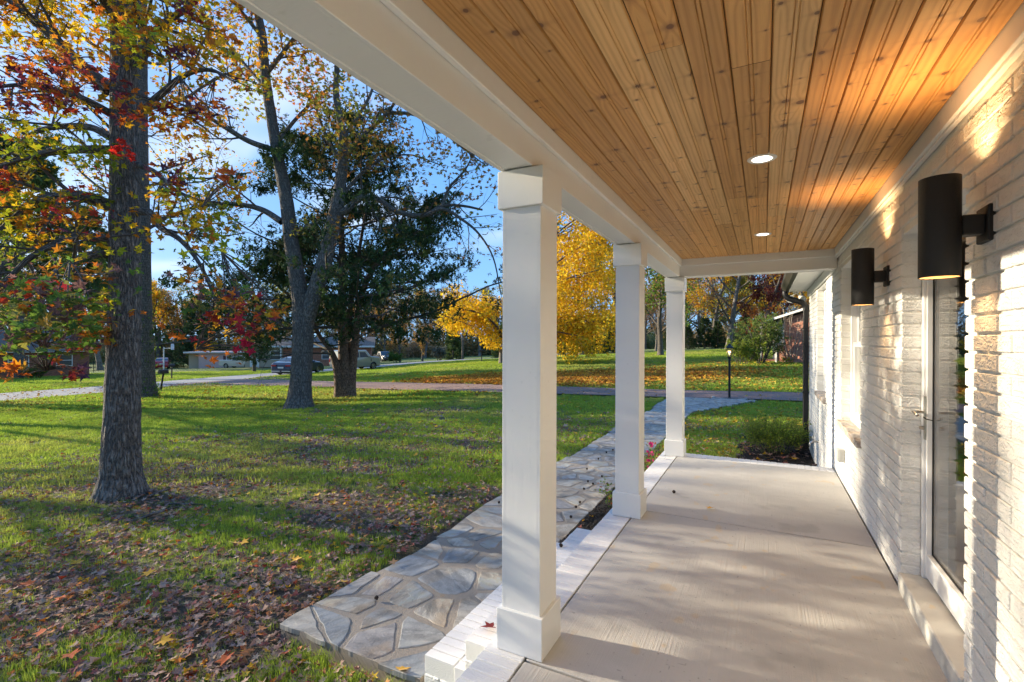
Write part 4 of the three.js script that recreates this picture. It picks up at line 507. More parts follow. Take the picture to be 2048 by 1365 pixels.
// ---------------------------------------------------------------- the yellow maple beyond the driveway
{ const r = rng(404), base = G(1004, 727), D0 = depthOf(base), Q = (u, v, D = D0) => P(u, v, D).sub(base);
  const tree = thing('maple_tree', 'broad maple with bright golden yellow leaves beyond the driveway', 'tree', base);
  const out = { tubes: [], tips: [] }, o = { step: 0.8, wiggle: 0.14, rise: [0, 0.25, 0.1, 0], max: 3, leafFrom: 2, kids: [0, 9, 5, 0], from: [0, 0.25, 0.2], ratio: [0, 0.42, 0.5], angle: [0.9, 0.75, 0.7], thin: 0.45 };
  const tp = spline([Q(1004, 735), Q(1005, 700), Q(1012, 660), Q(1022, 610), Q(1035, 540), Q(1050, 460), Q(1060, 380)], 40); mesh('trunk', tube(tp, tp.map((_, i) => lerp(0.34, 0.07, Math.sqrt(i / 40))), 18), M.barkPale, tree);
  for (const pl of [[[1010, 680], [980, 640], [930, 620], [900, 640]], [[1012, 665], [1060, 610], [1130, 560], [1200, 540]], [[1016, 640], [1090, 640], [1160, 640], [1225, 650]], [[1030, 560], [1090, 490], [1150, 440], [1200, 420]], [[1012, 660], [1060, 655], [1120, 665], [1170, 675]], [[1035, 540], [1090, 540], [1150, 500], [1210, 480]], [[1050, 460], [1090, 400], [1130, 350]]]) for (const dd of [-3.2, 3.0]) { const n = pl.length, p = spline(pl.map(([u, v], i) => Q(u, v + (dd > 0 ? 6 : 0), D0 + dd * i / (n - 1))), 18), rad = p.map((_, i) => lerp(0.11, 0.02, i / 18)); out.tubes.push({ pts: p, rad, lvl: 1 }); kids(out, p, rad, 1, o, r, p[0].distanceTo(p[18])); }
  mesh('branch_tangle', tubesOf(out.tubes, t => t.lvl === 1 ? 7 : t.lvl === 2 ? 4 : 3), M.twig, tree).userData.kind = 'stuff';
  const soup = new Soup(); leafOn(soup, out.tips, 30000, 0.62, 0.14, PAL.yellow, SMALL, r, 0.6); for (const [u, v, R0, n] of [[935, 640, 1.2, 700], [965, 655, 1.2, 800], [985, 615, 1.3, 700], [915, 622, 0.9, 400], [995, 680, 1.3, 900], [1110, 650, 1.6, 1500], [1180, 645, 1.5, 1300], [1100, 600, 2.2, 1800], [1180, 560, 2.2, 1600], [1120, 500, 2, 1200]]) { const c = Q(u, v); for (let k = 0; k < n; k++) { const p = c.clone().add(rndDir(r).multiplyScalar(R0 * Math.cbrt(r())).multiply(V(1.2, 0.7, 1.2))); soup.add(SMALL[k % 2], leafMatrix(p, 0.1 + 0.08 * r(), r, 0.6), pick(PAL.yellow, r)); } } crownMesh(tree, soup, M.leaf);
}

// ---------------------------------------------------------------- kinds of trees for the middle distance and the tree line
function decid(seed, h, pal, leaves, size, extra = {}) { const r = rng(seed), g = new THREE.Group(), out = { tubes: [], tips: [] }; const o = { step: h / 18, wiggle: 0.17, rise: [0.4, 0.5, 0.35, 0.1], max: 3, leafFrom: 2, kids: [11, 7, 5, 0], from: [extra.clear ?? 0.25, 0.25, 0.2], ratio: [0.55, 0.5, 0.5], angle: [0.95, 0.8, 0.75], thin: 0.5, ...extra }; grow(out, V(0, -0.3, 0), V(0, 1, 0), h * 0.8, h * 0.022, 0, o, r); out.tubes[0].rad = out.tubes[0].rad.map((q, i) => q * (i === 0 ? 1.5 : i === 1 ? 1.15 : 1)); woodParts(g, out, extra.bark || M.bark, extra.bark2 || M.twig); if (leaves) { const s = new Soup(), tips = out.tips.filter(t => vnoise(t.p.x * 0.6 + 7, t.p.y * 0.6 + t.p.z * 0.5, seed) > (extra.hole ?? 0.3)); leafOn(s, tips, leaves, h * 0.035, size, pal, SMALL, r, 0.5); crownMesh(g, s, M.leaf); } return g; }
function conifer(seed, h, w, pal, n, size, extra = {}) { const r = rng(seed), g = new THREE.Group(), out = { tubes: [], tips: [] }, o = { step: h / 26, wiggle: 0.1, rise: [0, extra.lift ?? 0.3, 0.1, 0], max: 2, leafFrom: 1, kids: [0, 6, 0], from: { 1: 0.2 }, ratio: [0, 0.4], angle: [0, 0.8], thin: 0.45, flat: 0.3 }; const p = []; for (let i = 0; i <= 24; i++) p.push(V((r() - 0.5) * h * 0.006, h * i / 24 - 0.2, (r() - 0.5) * h * 0.006)); out.tubes.push({ pts: p, rad: p.map((_, i) => h * 0.018 * (1 - 0.95 * i / 24)), lvl: 0 }); let az = 0; const N = extra.n || 46; for (let k = 0; k < N; k++) { const t = lerp(extra.clear ?? 0.06, 0.97, k / N); az += 2.4 + r() * 0.4; const L = w * (extra.shape ? extra.shape(t) : 1 - 0.85 * t) * (0.7 + 0.5 * r()); grow(out, p[Math.floor(t * 24)], V(Math.cos(az), extra.tilt ?? 0.05, Math.sin(az)).normalize(), L, h * 0.005, 1, o, r); } woodParts(g, out, extra.bark || M.bark, M.twig); const s = new Soup(); leafOn(s, out.tips, n, size * 1.2, size, pal, [SPRAY], r, 0); crownMesh(g, s, M.needle); return g; }
function bushy(seed, h, w, pal, n, size) { const r = rng(seed), g = new THREE.Group(), out = { tubes: [], tips: [] }, o = { step: h / 8, wiggle: 0.2, rise: [0.5, 0.3, 0.2], max: 2, leafFrom: 1, kids: [5, 5, 0], from: [0.2, 0.2], ratio: [0.6, 0.5], angle: [0.7, 0.7], thin: 0.6 }; for (let k = 0; k < 9; k++) { const a = k * 2.4; grow(out, V(Math.cos(a) * w * 0.08, -0.05, Math.sin(a) * w * 0.08), V(Math.cos(a) * w / h * 0.5, 1, Math.sin(a) * w / h * 0.5).normalize(), h * (0.65 + 0.35 * r()), h * 0.012 + 0.004, 0, o, r); } mesh('stem', tubesOf(out.tubes, t => t.lvl ? 3 : 5), M.twig, g).userData.kind = 'stuff'; const s = new Soup(); leafOn(s, out.tips, n, size * 1.4, size, pal, SMALL, r, 0.3); crownMesh(g, s, M.leaf); return g; }
function plant(proto, name, label, cat, pos, scale = 1, turn = 0, group, sy = 1) { const o = proto.clone(); o.name = numbered(name); o.position.copy(pos); o.scale.set(scale, scale * sy, scale); o.rotation.y = turn; o.userData = {}; scene.add(o); return tag(o, label, cat, group); }
const KIND = {
  gold: decid(11, 14, PAL.gold, 5200, 0.17, { hole: 0.36 }), olive: decid(12, 15, PAL.olive, 6500, 0.17, { hole: 0.3 }), rust: decid(13, 13, PAL.rust, 4600, 0.16, { hole: 0.4 }), bare: decid(14, 14, PAL.brown, 1500, 0.15, { hole: 0.45, bark: M.barkPale }), wine: decid(15, 10, [[0.13, 0.022, 0.02, 4], [0.20, 0.04, 0.02, 3], [0.26, 0.09, 0.02, 1]], 6500, 0.14, { hole: 0.25 }),
  shade: decid(16, 17, PAL.gold, 2200, 0.20, { hole: 0.45, clear: 0.22 }), shade2: decid(17, 15, PAL.olive, 800, 0.20, { hole: 0.5, clear: 0.18 }),
  pine: conifer(18, 24, 4.6, PAL.pine, 6500, 0.36, { clear: 0.38, tilt: 0.12, n: 40, shape: t => 0.75 - 0.5 * Math.abs(t - 0.6) }), cedar: conifer(19, 10, 4.2, PAL.cedar.concat([[0.07, 0.10, 0.03, 4]]), 6000, 0.24, { clear: 0.04, n: 60 }), cone: conifer(20, 5, 1.9, PAL.pine, 4200, 0.16, { clear: 0.03, n: 50 }),
  green: decid(22, 12, PAL.green.concat([[0.14, 0.24, 0.03, 4]]), 7000, 0.15, { hole: 0.25 }),
};
const TL = 'trees of the far tree line';
const put = (k, u, D, h, name, label, group, turn = 0) => { const H = { gold: 14, olive: 15, rust: 13, bare: 14, wine: 10, shade: 17, shade2: 15, pine: 25, cedar: 10.5, cone: 5.2, green: 12 }[k]; return plant(KIND[k], name, label, 'tree', GD(u, D), h / H, turn, group); };
put('pine', 36, 44, 24, 'pine_tree', 'tall pine with a bare lower trunk across the road from the near sweetgum', null, 1);
put('pine', 150, 70, 26, 'pine_tree', 'tall pine standing behind the iron fence', 'pines behind the iron fence', 2); put('pine', 235, 82, 25, 'pine_tree', 'tall pine standing behind the iron fence', 'pines behind the iron fence', 4);
put('bare', 200, 74, 17, 'bare_tree', 'nearly bare grey tree behind the iron fence', null, 0.5); put('bare', -60, 60, 18, 'bare_tree', 'nearly bare tree beside the dark house across the road', null, 2.5);
put('cedar', 398, 86, 12.6, 'cedar_tree', 'broad dark evergreen standing beside the pink garage', null, 0.4);
for (const [k, u, D, h, t] of [['gold', 318, 104, 19, 1], ['rust', 372, 108, 18, 2], ['gold', 440, 112, 19, 3], ['rust', 500, 104, 15, 4], ['bare', 555, 108, 17, 5], ['gold', 610, 112, 14, 0], ['rust', 690, 106, 14, 1.5], ['bare', 745, 104, 15, 2.5], ['rust', 770, 96, 12, 0.2], ['bare', 850, 104, 14, 3.3], ['rust', 905, 106, 13, 4.1], ['bare', 960, 104, 15, 5.1], ['olive', 1010, 100, 15, 0.6], ['gold', 260, 98, 20, 2.2], ['bare', 90, 92, 20, 1.2], ['rust', 20, 96, 20, 3.1]])
  put(k, u, D, h, { gold: 'golden_tree', rust: 'russet_tree', bare: 'bare_tree', olive: 'olive_tree' }[k], { gold: 'thin golden autumn tree in the far tree line beyond the houses', rust: 'russet-leaved tree in the far tree line beyond the houses', bare: 'almost leafless grey tree in the far tree line beyond the houses', olive: 'olive green tree in the far tree line behind the yellow maple' }[k], TL, t);
put('rust', 800, 70, 5.8, 'russet_tree', 'low spreading russet tree across the road near the black pickup', null, 1); put('rust', 845, 72, 6.2, 'russet_tree', 'small brown-leaved tree across the road left of the utility pole', null, 2.2);
put('cone', 906, 78, 6.2, 'evergreen_tree', 'rounded green evergreen next to the utility pole', null, 1);
for (const [u, D, h, t] of [[1010, 66, 5.5, 0], [1085, 62, 4.8, 1], [1140, 60, 5.4, 2], [1185, 63, 4.6, 3], [1225, 60, 5, 4]]) put('cone', u, D, h, 'evergreen_tree', 'small evergreen in the row behind the yellow maple', 'evergreens behind the yellow maple', t);
put('olive', 1165, 56, 17, 'olive_tree', 'tall olive green tree rising behind the yellow maple', null, 1.1); put('gold', 1235, 62, 16, 'golden_tree', 'golden tree just behind the yellow maple crown', null, 2.1);
put('green', 1322, 46, 12, 'green_tree', 'leafy green tree seen between the two far columns', null, 0.9);
put('bare', 1312, 62, 6.5, 'bare_tree', 'small dead tree on the rising lawn', null, 4);
for (const [k, u, D, h, t] of [['bare', 1345, 84, 16, 1], ['gold', 1375, 78, 15, 2], ['gold', 1425, 82, 16, 3.3], ['rust', 1400, 92, 17, 0.3], ['olive', 1500, 80, 16, 4.2], ['gold', 1560, 74, 15, 5.2], ['gold', 1620, 66, 13, 0.9], ['rust', 1290, 96, 13, 2.9], ['olive', 1465, 92, 17, 1.7]])
  put(k, u, D, h, { gold: 'golden_tree', rust: 'russet_tree', bare: 'bare_tree', olive: 'olive_tree' }[k], { gold: 'half-bare golden tree in the wood beyond the lamp post', rust: 'russet tree in the wood beyond the lamp post', bare: 'bare grey tree in the wood beyond the lamp post', olive: 'olive green tree in the wood beyond the lamp post' }[k], 'trees of the wood beyond the lamp post', t);
for (let k = 0; k < 46; k++) { const u = -260 + k * 44 + 20 * hash(k, 1, 3), D = 112 + 16 * hash(k, 2, 3), kind = ['gold', 'rust', 'olive', 'bare', 'rust', 'olive'][Math.floor(6 * hash(k, 3, 3))]; put(kind, u, D, 13 + 7 * hash(k, 4, 3), 'woodland_tree', { gold: 'golden tree of the wood along the horizon', rust: 'russet tree of the wood along the horizon', bare: 'bare tree of the wood along the horizon', olive: 'olive tree of the wood along the horizon' }[kind], 'wood along the horizon', k); }
{ const r = rng(93), s = new Soup(); for (let k = 0; k < 1500; k++) { const d = rndDir(r); d.y = Math.abs(d.y); const p = d.multiplyScalar(0.6 + 0.4 * r()); p.y *= 0.9 + 0.3 * vnoise(p.x * 3, p.z * 3, 2); s.add(SMALL[k % 2], leafMatrix(p, 0.06, r, 0.2), [1, 1, 1]); } const g = geo(s.p, s.i), n = 190, im = new THREE.InstancedMesh(g, M.grass, n); for (let k = 0; k < n; k++) { const u = -420 + 2250 * k / n + 16 * r(), D = 104 + 26 * r(), p = GD(u, D), w = 3.5 + 4 * r(); im.setMatrixAt(k, m4.compose(p, qq.setFromEuler(ee.set(0, r() * 6, 0)), V(w, 2.5 + 5 * r() * r() + 1.5 * r(), w))); const c = pick([[0.30, 0.22, 0.13, 4], [0.20, 0.22, 0.08, 2], [0.38, 0.27, 0.10, 3], [0.11, 0.15, 0.05, 1]], r); im.setColorAt(k, C(...c)); } im.name = 'thicket'; tag(im, 'brown and olive undergrowth filling the wood along the horizon', 'thicket', null, 'stuff'); scene.add(im); }
put('bare', 1457, 57, 15, 'bare_tree', 'pale-trunked half-bare tree directly behind the lamp post', null, 2.4);
put('wine', 1520, 52, 10.5, 'red_tree', 'dark red-leaved tree rising behind the neighbouring brick house', null, 1);
for (const [u, D, h, t] of [[1345, 64, 4.2, 0.3], [1375, 62, 3.6, 1.4], [1410, 63, 4.4, 2.4], [1436, 62, 3.8, 3.4], [1490, 63, 4.6, 4.4]]) put('cedar', u, D, h, 'evergreen_bush', 'dark evergreen at the edge of the wood beyond the lamp post', 'evergreens at the edge of the wood', t);
// trees of the same yard farther towards the sun, outside the frame: they shade the lawn and the porch
for (const [k, x, z, s, t] of [['bare', -23, 0.4, 0.85, 4], ['bare', -36, 3.0, 1.1, 1.2], ['shade', -20, 5.5, 0.85, 0], ['shade2', -27, -4.8, 0.85, 2.2], ['shade', -41, -7, 0.95, 3.4], ['shade2', -30, -7.5, 0.9, 1], ['shade', -47, 9.5, 1.0, 2], ['shade2', -56, -15, 1.0, 3]])
  plant(KIND[k], k === 'shade' ? 'yard_tree' : k === 'bare' ? 'bare_tree' : 'roadside_tree', { shade: 'tall golden tree on the side lawn beyond the near sweetgum', bare: 'nearly bare tree on the side lawn beyond the near sweetgum', shade2: 'tall olive tree on the side lawn beyond the near sweetgum' }[k], 'tree', onGround(x, z), s, t, 'trees of the side lawn');
// ivy-clad trunk behind the sweetgum
{ const base = G(293, 796), D0 = depthOf(base), r = rng(55), tree = thing('ivy_tree', 'thick dark trunk with green ivy just behind the near sweetgum', 'tree', base), Q = (u, v, D = D0) => P(u, v, D).sub(base), px = w => w / FPX * D0 * 0.5;
  const l = [[290, 806, 54], [290, 794, 46], [289, 770, 38], [287, 700, 33], [285, 620, 31], [284, 520, 29], [283, 400, 26], [282, 260, 22], [284, 120, 18], [286, -40, 12], [288, -160, 6]], p = spline(l.map(a => Q(a[0], a[1])), 110), rad = p.map((_, i) => { const t = i / 110 * (l.length - 1), k = Math.min(l.length - 2, Math.floor(t)); return px(lerp(l[k][2], l[k + 1][2], t - k)); });
  mesh('trunk', tube(p, rad, 40, (a, h) => 1 + 0.08 * (Math.abs(vnoise(a * 24, h * 1.6, 5, 24) * 2 - 1) - 0.4)), M.bark, tree);
  const out = { tubes: [], tips: [] }, o = { step: 0.6, wiggle: 0.16, rise: [0, 0.3, 0.2, 0], max: 3, leafFrom: 2, kids: [0, 8, 5, 0], from: [0, 0.25, 0.2], ratio: [0, 0.45, 0.5], angle: [0.9, 0.8, 0.7], thin: 0.45 };
  for (let k = 0; k < 12; k++) { const i = 60 + k * 4, a = k * 2.4; grow(out, p[i], V(Math.cos(a), 0.35, Math.sin(a)).normalize(), 4.5 + 2.5 * r(), 0.08, 1, o, r); }
  mesh('branch_tangle', tubesOf(out.tubes, t => t.lvl === 1 ? 6 : 3), M.twig, tree).userData.kind = 'stuff';
  const s = new Soup(); leafOn(s, out.tips, 3200, 0.4, 0.11, PAL.gold, SMALL, r, 0.5); crownMesh(tree, s, M.leaf);
  const iv = new Soup(); for (let k = 0; k < 420; k++) { const i = Math.floor(8 + 36 * r()), a = r() * 6.28, e = rad[i] * 1.05 + 0.22 * r() * r(); iv.add(SMALL[k % 2], leafMatrix(p[i].clone().add(V(Math.cos(a) * e, (r() - 0.5) * 0.3, Math.sin(a) * e)), 0.06 + 0.04 * r(), r, 0.7), pick(PAL.shrub, r)); } mesh('ivy', iv.build(), M.leaf, tree).userData.kind = 'stuff'; }
// small cedar by the road in front of the brick ranch house
{ const b = GD(508, 52); plant(KIND.cedar, 'cedar_tree', 'small cedar with a bare lower trunk beside the road behind the forked tree', 'tree', b.clone().add(V(0, 1.0, 0)), 0.52, 2); const o = scene.children[scene.children.length - 1]; const t = tube([V(0, -2.4, 0), V(0.05, 0, 0), V(0, 2, 0)], [0.36, 0.33, 0.3], 12); mesh('lower_trunk', t, M.bark, o); }

// ---------------------------------------------------------------- neighbouring houses
const HM = { brick: std({ map: rep(T.farBrick, 0.5), roughness: 0.9 }), brickGrey: std({ map: rep(T.farBrick, 0.5), color: C(0.78, 0.72, 0.66), roughness: 0.9 }), white: std({ color: C(0.72, 0.70, 0.65), roughness: 0.6 }), pink: std({ color: C(0.64, 0.42, 0.37), roughness: 0.8 }), pane: phys({ color: C(0.06, 0.07, 0.08), roughness: 0.08, specularIntensity: 1 }), roof: std({ map: rep(T.shingle, 0.8), color: C(0.17, 0.145, 0.125), roughness: 0.95 }), tan: std({ color: C(0.42, 0.34, 0.24), roughness: 0.9 }), shutter: std({ color: C(0.12, 0.05, 0.05), roughness: 0.7 }), rail: std({ color: C(0.62, 0.60, 0.56), roughness: 0.6 }) };
// local axes: x along the front, z out of the front; y from the ground
function win(parent, x, y, w, h, z, shutters) { const f = mesh('window', merge([cbox(x, x + w, y, y + 0.07, z, z + 0.05, 0.005), cbox(x, x + w, y + h - 0.07, y + h, z, z + 0.05, 0.005), cbox(x, x + 0.07, y + 0.07, y + h - 0.07, z, z + 0.05, 0.005), cbox(x + w - 0.07, x + w, y + 0.07, y + h - 0.07, z, z + 0.05, 0.005), cbox(x + 0.07, x + w - 0.07, y + h / 2 - 0.03, y + h / 2 + 0.03, z, z + 0.045, 0.005)]), HM.white, parent); mesh('pane', cbox(x + 0.07, x + w - 0.07, y + 0.07, y + h / 2 - 0.03, z + 0.002, z + 0.02, 0), HM.pane, f); mesh('pane', cbox(x + 0.07, x + w - 0.07, y + h / 2 + 0.03, y + h - 0.07, z + 0.002, z + 0.02, 0), HM.pane, f); if (shutters) for (const s of [x - 0.42, x + w + 0.06]) mesh('shutter', cbox(s, s + 0.36, y, y + h, z, z + 0.04, 0.005), HM.shutter, parent); }
const gable = (x0, x1, z0, z1, y, rise, over = 0.4) => { const g = extrude([[z0 - over, y], [z0 - over, y + 0.14], [(z0 + z1) / 2, y + rise + 0.14], [z1 + over, y + 0.14], [z1 + over, y], [(z0 + z1) / 2, y + rise]], x1 - x0 + over * 2); g.rotateY(Math.PI / 2); g.scale(1, 1, -1); const idx = g.index; const q = g.toNonIndexed ? (g.index ? g.toNonIndexed() : g) : g; q.translate(x0 - over, 0, 0); const a = q.attributes.position.array; for (let i = 0; i < a.length; i += 9) for (let k = 0; k < 3; k++) { const t = a[i + 3 + k]; a[i + 3 + k] = a[i + 6 + k]; a[i + 6 + k] = t; } q.computeVertexNormals(); return q; };
const frontTo = (p) => Math.atan2(camera.position.x - p.x, camera.position.z - p.z);
{ // brick house on the right beyond the driveway: its gable end, with a porch along the left side
  const p = G(1553, 726), h = thing('neighbour_house', 'red brick house with a gable end and white side porch beyond the driveway', 'house', p.clone().add(V(0, -0.1, 0)), -0.4);
  const W = 8.4, L = 12, E = 2.6, rise = 1.35;
  mesh('brick_wall', merge([cbox(0, W, 0, 1.15, -L, 0, 0), cbox(0.45, W, 1.15, E, -L, -0.01, 0)]), HM.brick, h);
  mesh('siding', merge([cbox(0.02, 0.449, 1.16, E, -L + 0.02, -0.02, 0.005)]), HM.white, h);
  mesh('gable_wall', extrude([[0, E], [W, E], [W / 2, E + rise]], 0.1).translate(0, 0, -0.12), HM.brick, h);
  mesh('ledge', cbox(-0.05, 0.5, 1.12, 1.2, -L, 0.06, 0.01), std({ color: C(0.5, 0.4, 0.32), roughness: 0.9 }), h);
  win(h, 2.6, 1.3, 1.2, 1.1, 0);
  mesh('corner_board', cbox(-0.06, 0.06, 0, E - 0.05, 0.0, 0.08, 0.005), HM.white, h);
  const o = 0.45, sl = rise / (W / 2), rf = [[-2.6, E - 2.15 * sl], [-2.6, E - 2.15 * sl + 0.13], [W / 2, E + rise + 0.16], [W + o, E - o * sl + 0.13], [W + o, E - o * sl], [W / 2, E + rise + 0.03]]; rf[0][1] = rf[1][1] - 0.13;
  mesh('roof', extrude([[-0.5, E - 0.05], [-0.5, E + 0.08], [W / 2, E + rise + 0.16], [W + o, E + 0.0], [W + o, E - 0.13], [W / 2, E + rise + 0.03]], L + 0.9).translate(0, 0, -L - 0.45), HM.roof, h);
  mesh('rake_board', extrude([[-0.5, E - 0.07], [-0.5, E + 0.06], [W / 2, E + rise + 0.14], [W / 2, E + rise + 0.01]], 0.03).translate(0, 0, 0.451), HM.white, h);
  mesh('porch_roof', extrude([[-1.3, E - 0.2], [-1.3, E - 0.06], [-0.4, E + 0.03], [-0.4, E - 0.1]], 6.2).translate(0, 0, -6.6), HM.roof, h); mesh('porch_beam', cbox(-1.25, -1.1, E - 0.42, E - 0.2, -6.5, -0.6, 0.005), HM.white, h);
  mesh('porch_floor', cbox(-1.3, 0, -0.2, 0.25, -6.5, -0.5, 0.01), HM.brick, h); for (const z of [-0.75, -2.6, -4.5, -6.3]) mesh('porch_post', cbox(-1.24, -1.1, 0.25, E - 0.4, z - 0.07, z + 0.07, 0.005), HM.white, h);
  mesh('side_window', cbox(-0.03, 0.03, 1.25, 2.35, -2.6, -1.4, 0.003), HM.white, h); mesh('side_door', cbox(-0.03, 0.03, 0.25, 2.3, -4.4, -3.5, 0.003), HM.white, h);
}
{ // long brick ranch behind the parked cars
  const p = GD(640, 66).add(V(0, -0.1, 0)), h = thing('ranch_house', 'long low brown brick house across the road behind the parked cars', 'house', p, frontTo(p) - 0.12);
  mesh('brick_wall', cbox(-9.2, 6.6, 0, 2.7, -7, 0, 0), HM.brickGrey, h); mesh('roof', gable(-9.2, 6.6, -7, 0, 2.7, 1.25, 0.55), HM.roof, h); mesh('fascia', cbox(-9.7, 7.1, 2.62, 2.84, 0.5, 0.56, 0.01), HM.white, h);
  mesh('tan_wall', cbox(-9.21, -4.6, 0.02, 2.6, 0, 0.02, 0), HM.tan, h); for (const x of [-7.6, -4.9]) mesh('porch_post', cbox(x, x + 0.16, 0, 2.62, 0.3, 0.46, 0.01), HM.white, h);
  for (const x of [-6.2, -2.6, 0.2, 3.0]) win(h, x, 1.0, 1.3, 1.2, 0.02); mesh('door', cbox(-8.6, -7.7, 0.05, 2.1, 0.02, 0.06, 0.01), HM.white, h);
}
{ // pink garage
  const p = GD(432, 76).add(V(0, -0.1, 0)), h = thing('pink_garage', 'low pink sided outbuilding with one shuttered window and a flat roof', 'outbuilding', p, frontTo(p) - 0.25);
  mesh('wall', cbox(-2.4, 6, 0, 2.35, -6, 0, 0), HM.pink, h); mesh('side_wall', cbox(-3.9, -2.42, 0, 2.25, -6, -0.6, 0), HM.tan, h); const rf = mesh('roof', cbox(-4.3, 6.4, 2.35, 2.6, -6.4, 0.5, 0.02), HM.pink, h); mesh('fascia', cbox(-4.32, 6.42, 2.45, 2.62, 0.5, 0.54, 0.01), HM.white, h); win(h, 1.4, 0.9, 1.1, 1.1, 0.01, true);
  for (let k = 0; k < 20; k++) mesh('batten', cbox(-2.35 + k * 0.42, -2.31 + k * 0.42, 0.05, 2.3, 0.001, 0.022, 0), HM.pink, h);
}
{ // dark house at the left across the road
  const p = GD(60, 47).add(V(0, -0.15, 0)), h = thing('dark_house', 'dark brick house with a white window half hidden by the leaves across the road', 'house', p, frontTo(p) + 0.3);
  mesh('brick_wall', cbox(-8, 4.6, 0, 2.6, -7, 0, 0), std({ map: rep(T.farBrick, 0.5), color: C(0.62, 0.56, 0.5), roughness: 0.9 }), h); mesh('roof', gable(-8, 4.6, -7, 0, 2.6, 2.0, 0.5), HM.roof, h); mesh('fascia', cbox(-8.5, 5.1, 2.55, 2.75, 0.46, 0.5, 0.01), HM.white, h); win(h, -1.6, 1.1, 1.5, 1.2, 0.02); win(h, 1.9, 1.1, 1.3, 1.2, 0.02);
}
{ // iron fence
  const a = GD(150, 60), b = GD(232, 62), f = thing('iron_fence', 'black iron picket fence across the road beside the dark house', 'fence', a), L = b.clone().sub(a); f.rotation.y = Math.atan2(-L.z, L.x); const len = Math.hypot(L.x, L.z);
  mesh('rail', cbox(0, len, 1.15, 1.19, -0.02, 0.02, 0.003), M.black, f); mesh('rail', cbox(0, len, 0.18, 0.22, -0.02, 0.02, 0.003), M.black, f); for (let x = 0; x < len; x += 1.75) mesh('post', cbox(x - 0.04, x + 0.04, -0.3, 1.4, -0.04, 0.04, 0.004), M.black, f); const pk = cbox(-0.012, 0.012, 0.05, 1.28, -0.012, 0.012, 0); for (let x = 0.15; x < len; x += 0.16) mesh('picket', pk, M.black, f).position.x = x; }

// ---------------------------------------------------------------- vehicles (x forward, y up, z to the left side)
function vehicle(name, label, cat, p, turn, s, group) {
  const v = thing(name, label, cat, p, turn, group), { W, prof, belt, tuck, wheels, wr, paint, glassSides, shield, rear, lights } = s;
  const hw = y => W / 2 - (y > belt ? (y - belt) * tuck : (belt - y) * 0.05);
  // silhouette with wheel arches cut out of the lower edge
  const bottom = []; for (const wx of wheels) { const R2 = wr * 1.14; for (let k = 0; k <= 10; k++) { const a = Math.PI * k / 10; bottom.push([wx - R2 * Math.cos(a), Math.max(s.sill, wr + R2 * Math.sin(a))]); } }
  const g = extrude([...prof, ...bottom.reverse()], W - 0.16, 0.08); g.translate(0, 0, -(W - 0.16) / 2); const a = g.attributes.position; for (let i = 0; i < a.count; i++) { const y = a.getY(i), z = a.getZ(i); a.setZ(i, z / (W / 2) * hw(y)); } g.computeVertexNormals();
  const body = mesh('body', g, paint, v);
  mesh('underbody', cbox(prof[0][0] + 0.3, s.len - 0.3, s.sill - 0.06, s.sill + 0.25, -W / 2 + 0.22, W / 2 - 0.22, 0.02), M.blackRough, v);
  for (const poly of glassSides) for (const sd of [-1, 1]) { const sh = new THREE.ShapeGeometry(new THREE.Shape(poly.map(q => new THREE.Vector2(...q)))); const b = sh.attributes.position; for (let i = 0; i < b.count; i++) b.setZ(i, sd * (hw(b.getY(i)) + 0.006)); sh.computeVertexNormals(); mesh('side_window', sh, HM.pane, body); }
  const screen = (q, nm) => { const [x0, y0, x1, y1] = q, n = V(y1 - y0, x0 - x1, 0).normalize().multiplyScalar(nm === 'windshield' ? 0.085 : -0.085); const A = [x0 + n.x * 1.02, y0 + n.y * 1.02], B = [x1 + n.x * 1.02, y1 + n.y * 1.02], z0 = hw(y0) - 0.1, z1 = hw(y1) - 0.1; const gg = geo([A[0], A[1], -z0, A[0], A[1], z0, B[0], B[1], z1, B[0], B[1], -z1], [0, 1, 2, 0, 2, 3], [0, 0, 1, 0, 1, 1, 0, 1]); gg.computeVertexNormals(); mesh(nm, gg, HM.pane, body); };
  screen(shield, 'windshield'); if (rear) screen(rear, 'rear_window');
  for (const wx of wheels) for (const sd of [-1, 1]) { const w = part('wheel', v); w.position.set(wx, wr, sd * (W / 2 - 0.13)); const ty = mesh('tyre', new THREE.TorusGeometry(wr * 0.8, wr * 0.22, 10, 28).scale(1, 1, 1.5), M.blackRough, w); const rim = []; rim.push(new THREE.CylinderGeometry(wr * 0.63, wr * 0.63, 0.12, 24, 1, true).rotateX(Math.PI / 2).toNonIndexed(), new THREE.TorusGeometry(wr * 0.6, wr * 0.05, 6, 24).translate(0, 0, sd * 0.06).toNonIndexed(), new THREE.CylinderGeometry(wr * 0.13, wr * 0.13, 0.14, 12).rotateX(Math.PI / 2).toNonIndexed()); for (let k = 0; k < 7; k++) rim.push(new THREE.BoxGeometry(wr * 0.11, wr * 0.58, 0.05).translate(0, wr * 0.31, sd * 0.04).rotateZ(k * 6.283 / 7).toNonIndexed()); mesh('rim', mergeGeometries(rim), s.rim || M.nickel, w); mesh('brake_disc', new THREE.CylinderGeometry(wr * 0.5, wr * 0.5, 0.02, 20).rotateX(Math.PI / 2), M.dark, w); }
  for (const [nm, x0, x1, y0, y1, z0, z1, m] of lights) for (const sd of z0 < 0 ? [1] : [-1, 1]) { const q = cbox(x0, x1, y0, y1, sd > 0 ? z0 : -z1, sd > 0 ? z1 : -z0, 0.01); mesh(nm, q, m, v); }
  for (const sd of [-1, 1]) mesh('mirror', cbox(s.mirror - 0.08, s.mirror + 0.08, belt + 0.02, belt + 0.16, sd > 0 ? hw(belt) : -hw(belt) - 0.2, sd > 0 ? hw(belt) + 0.2 : -hw(belt), 0.04), paint, v);
  return v; }
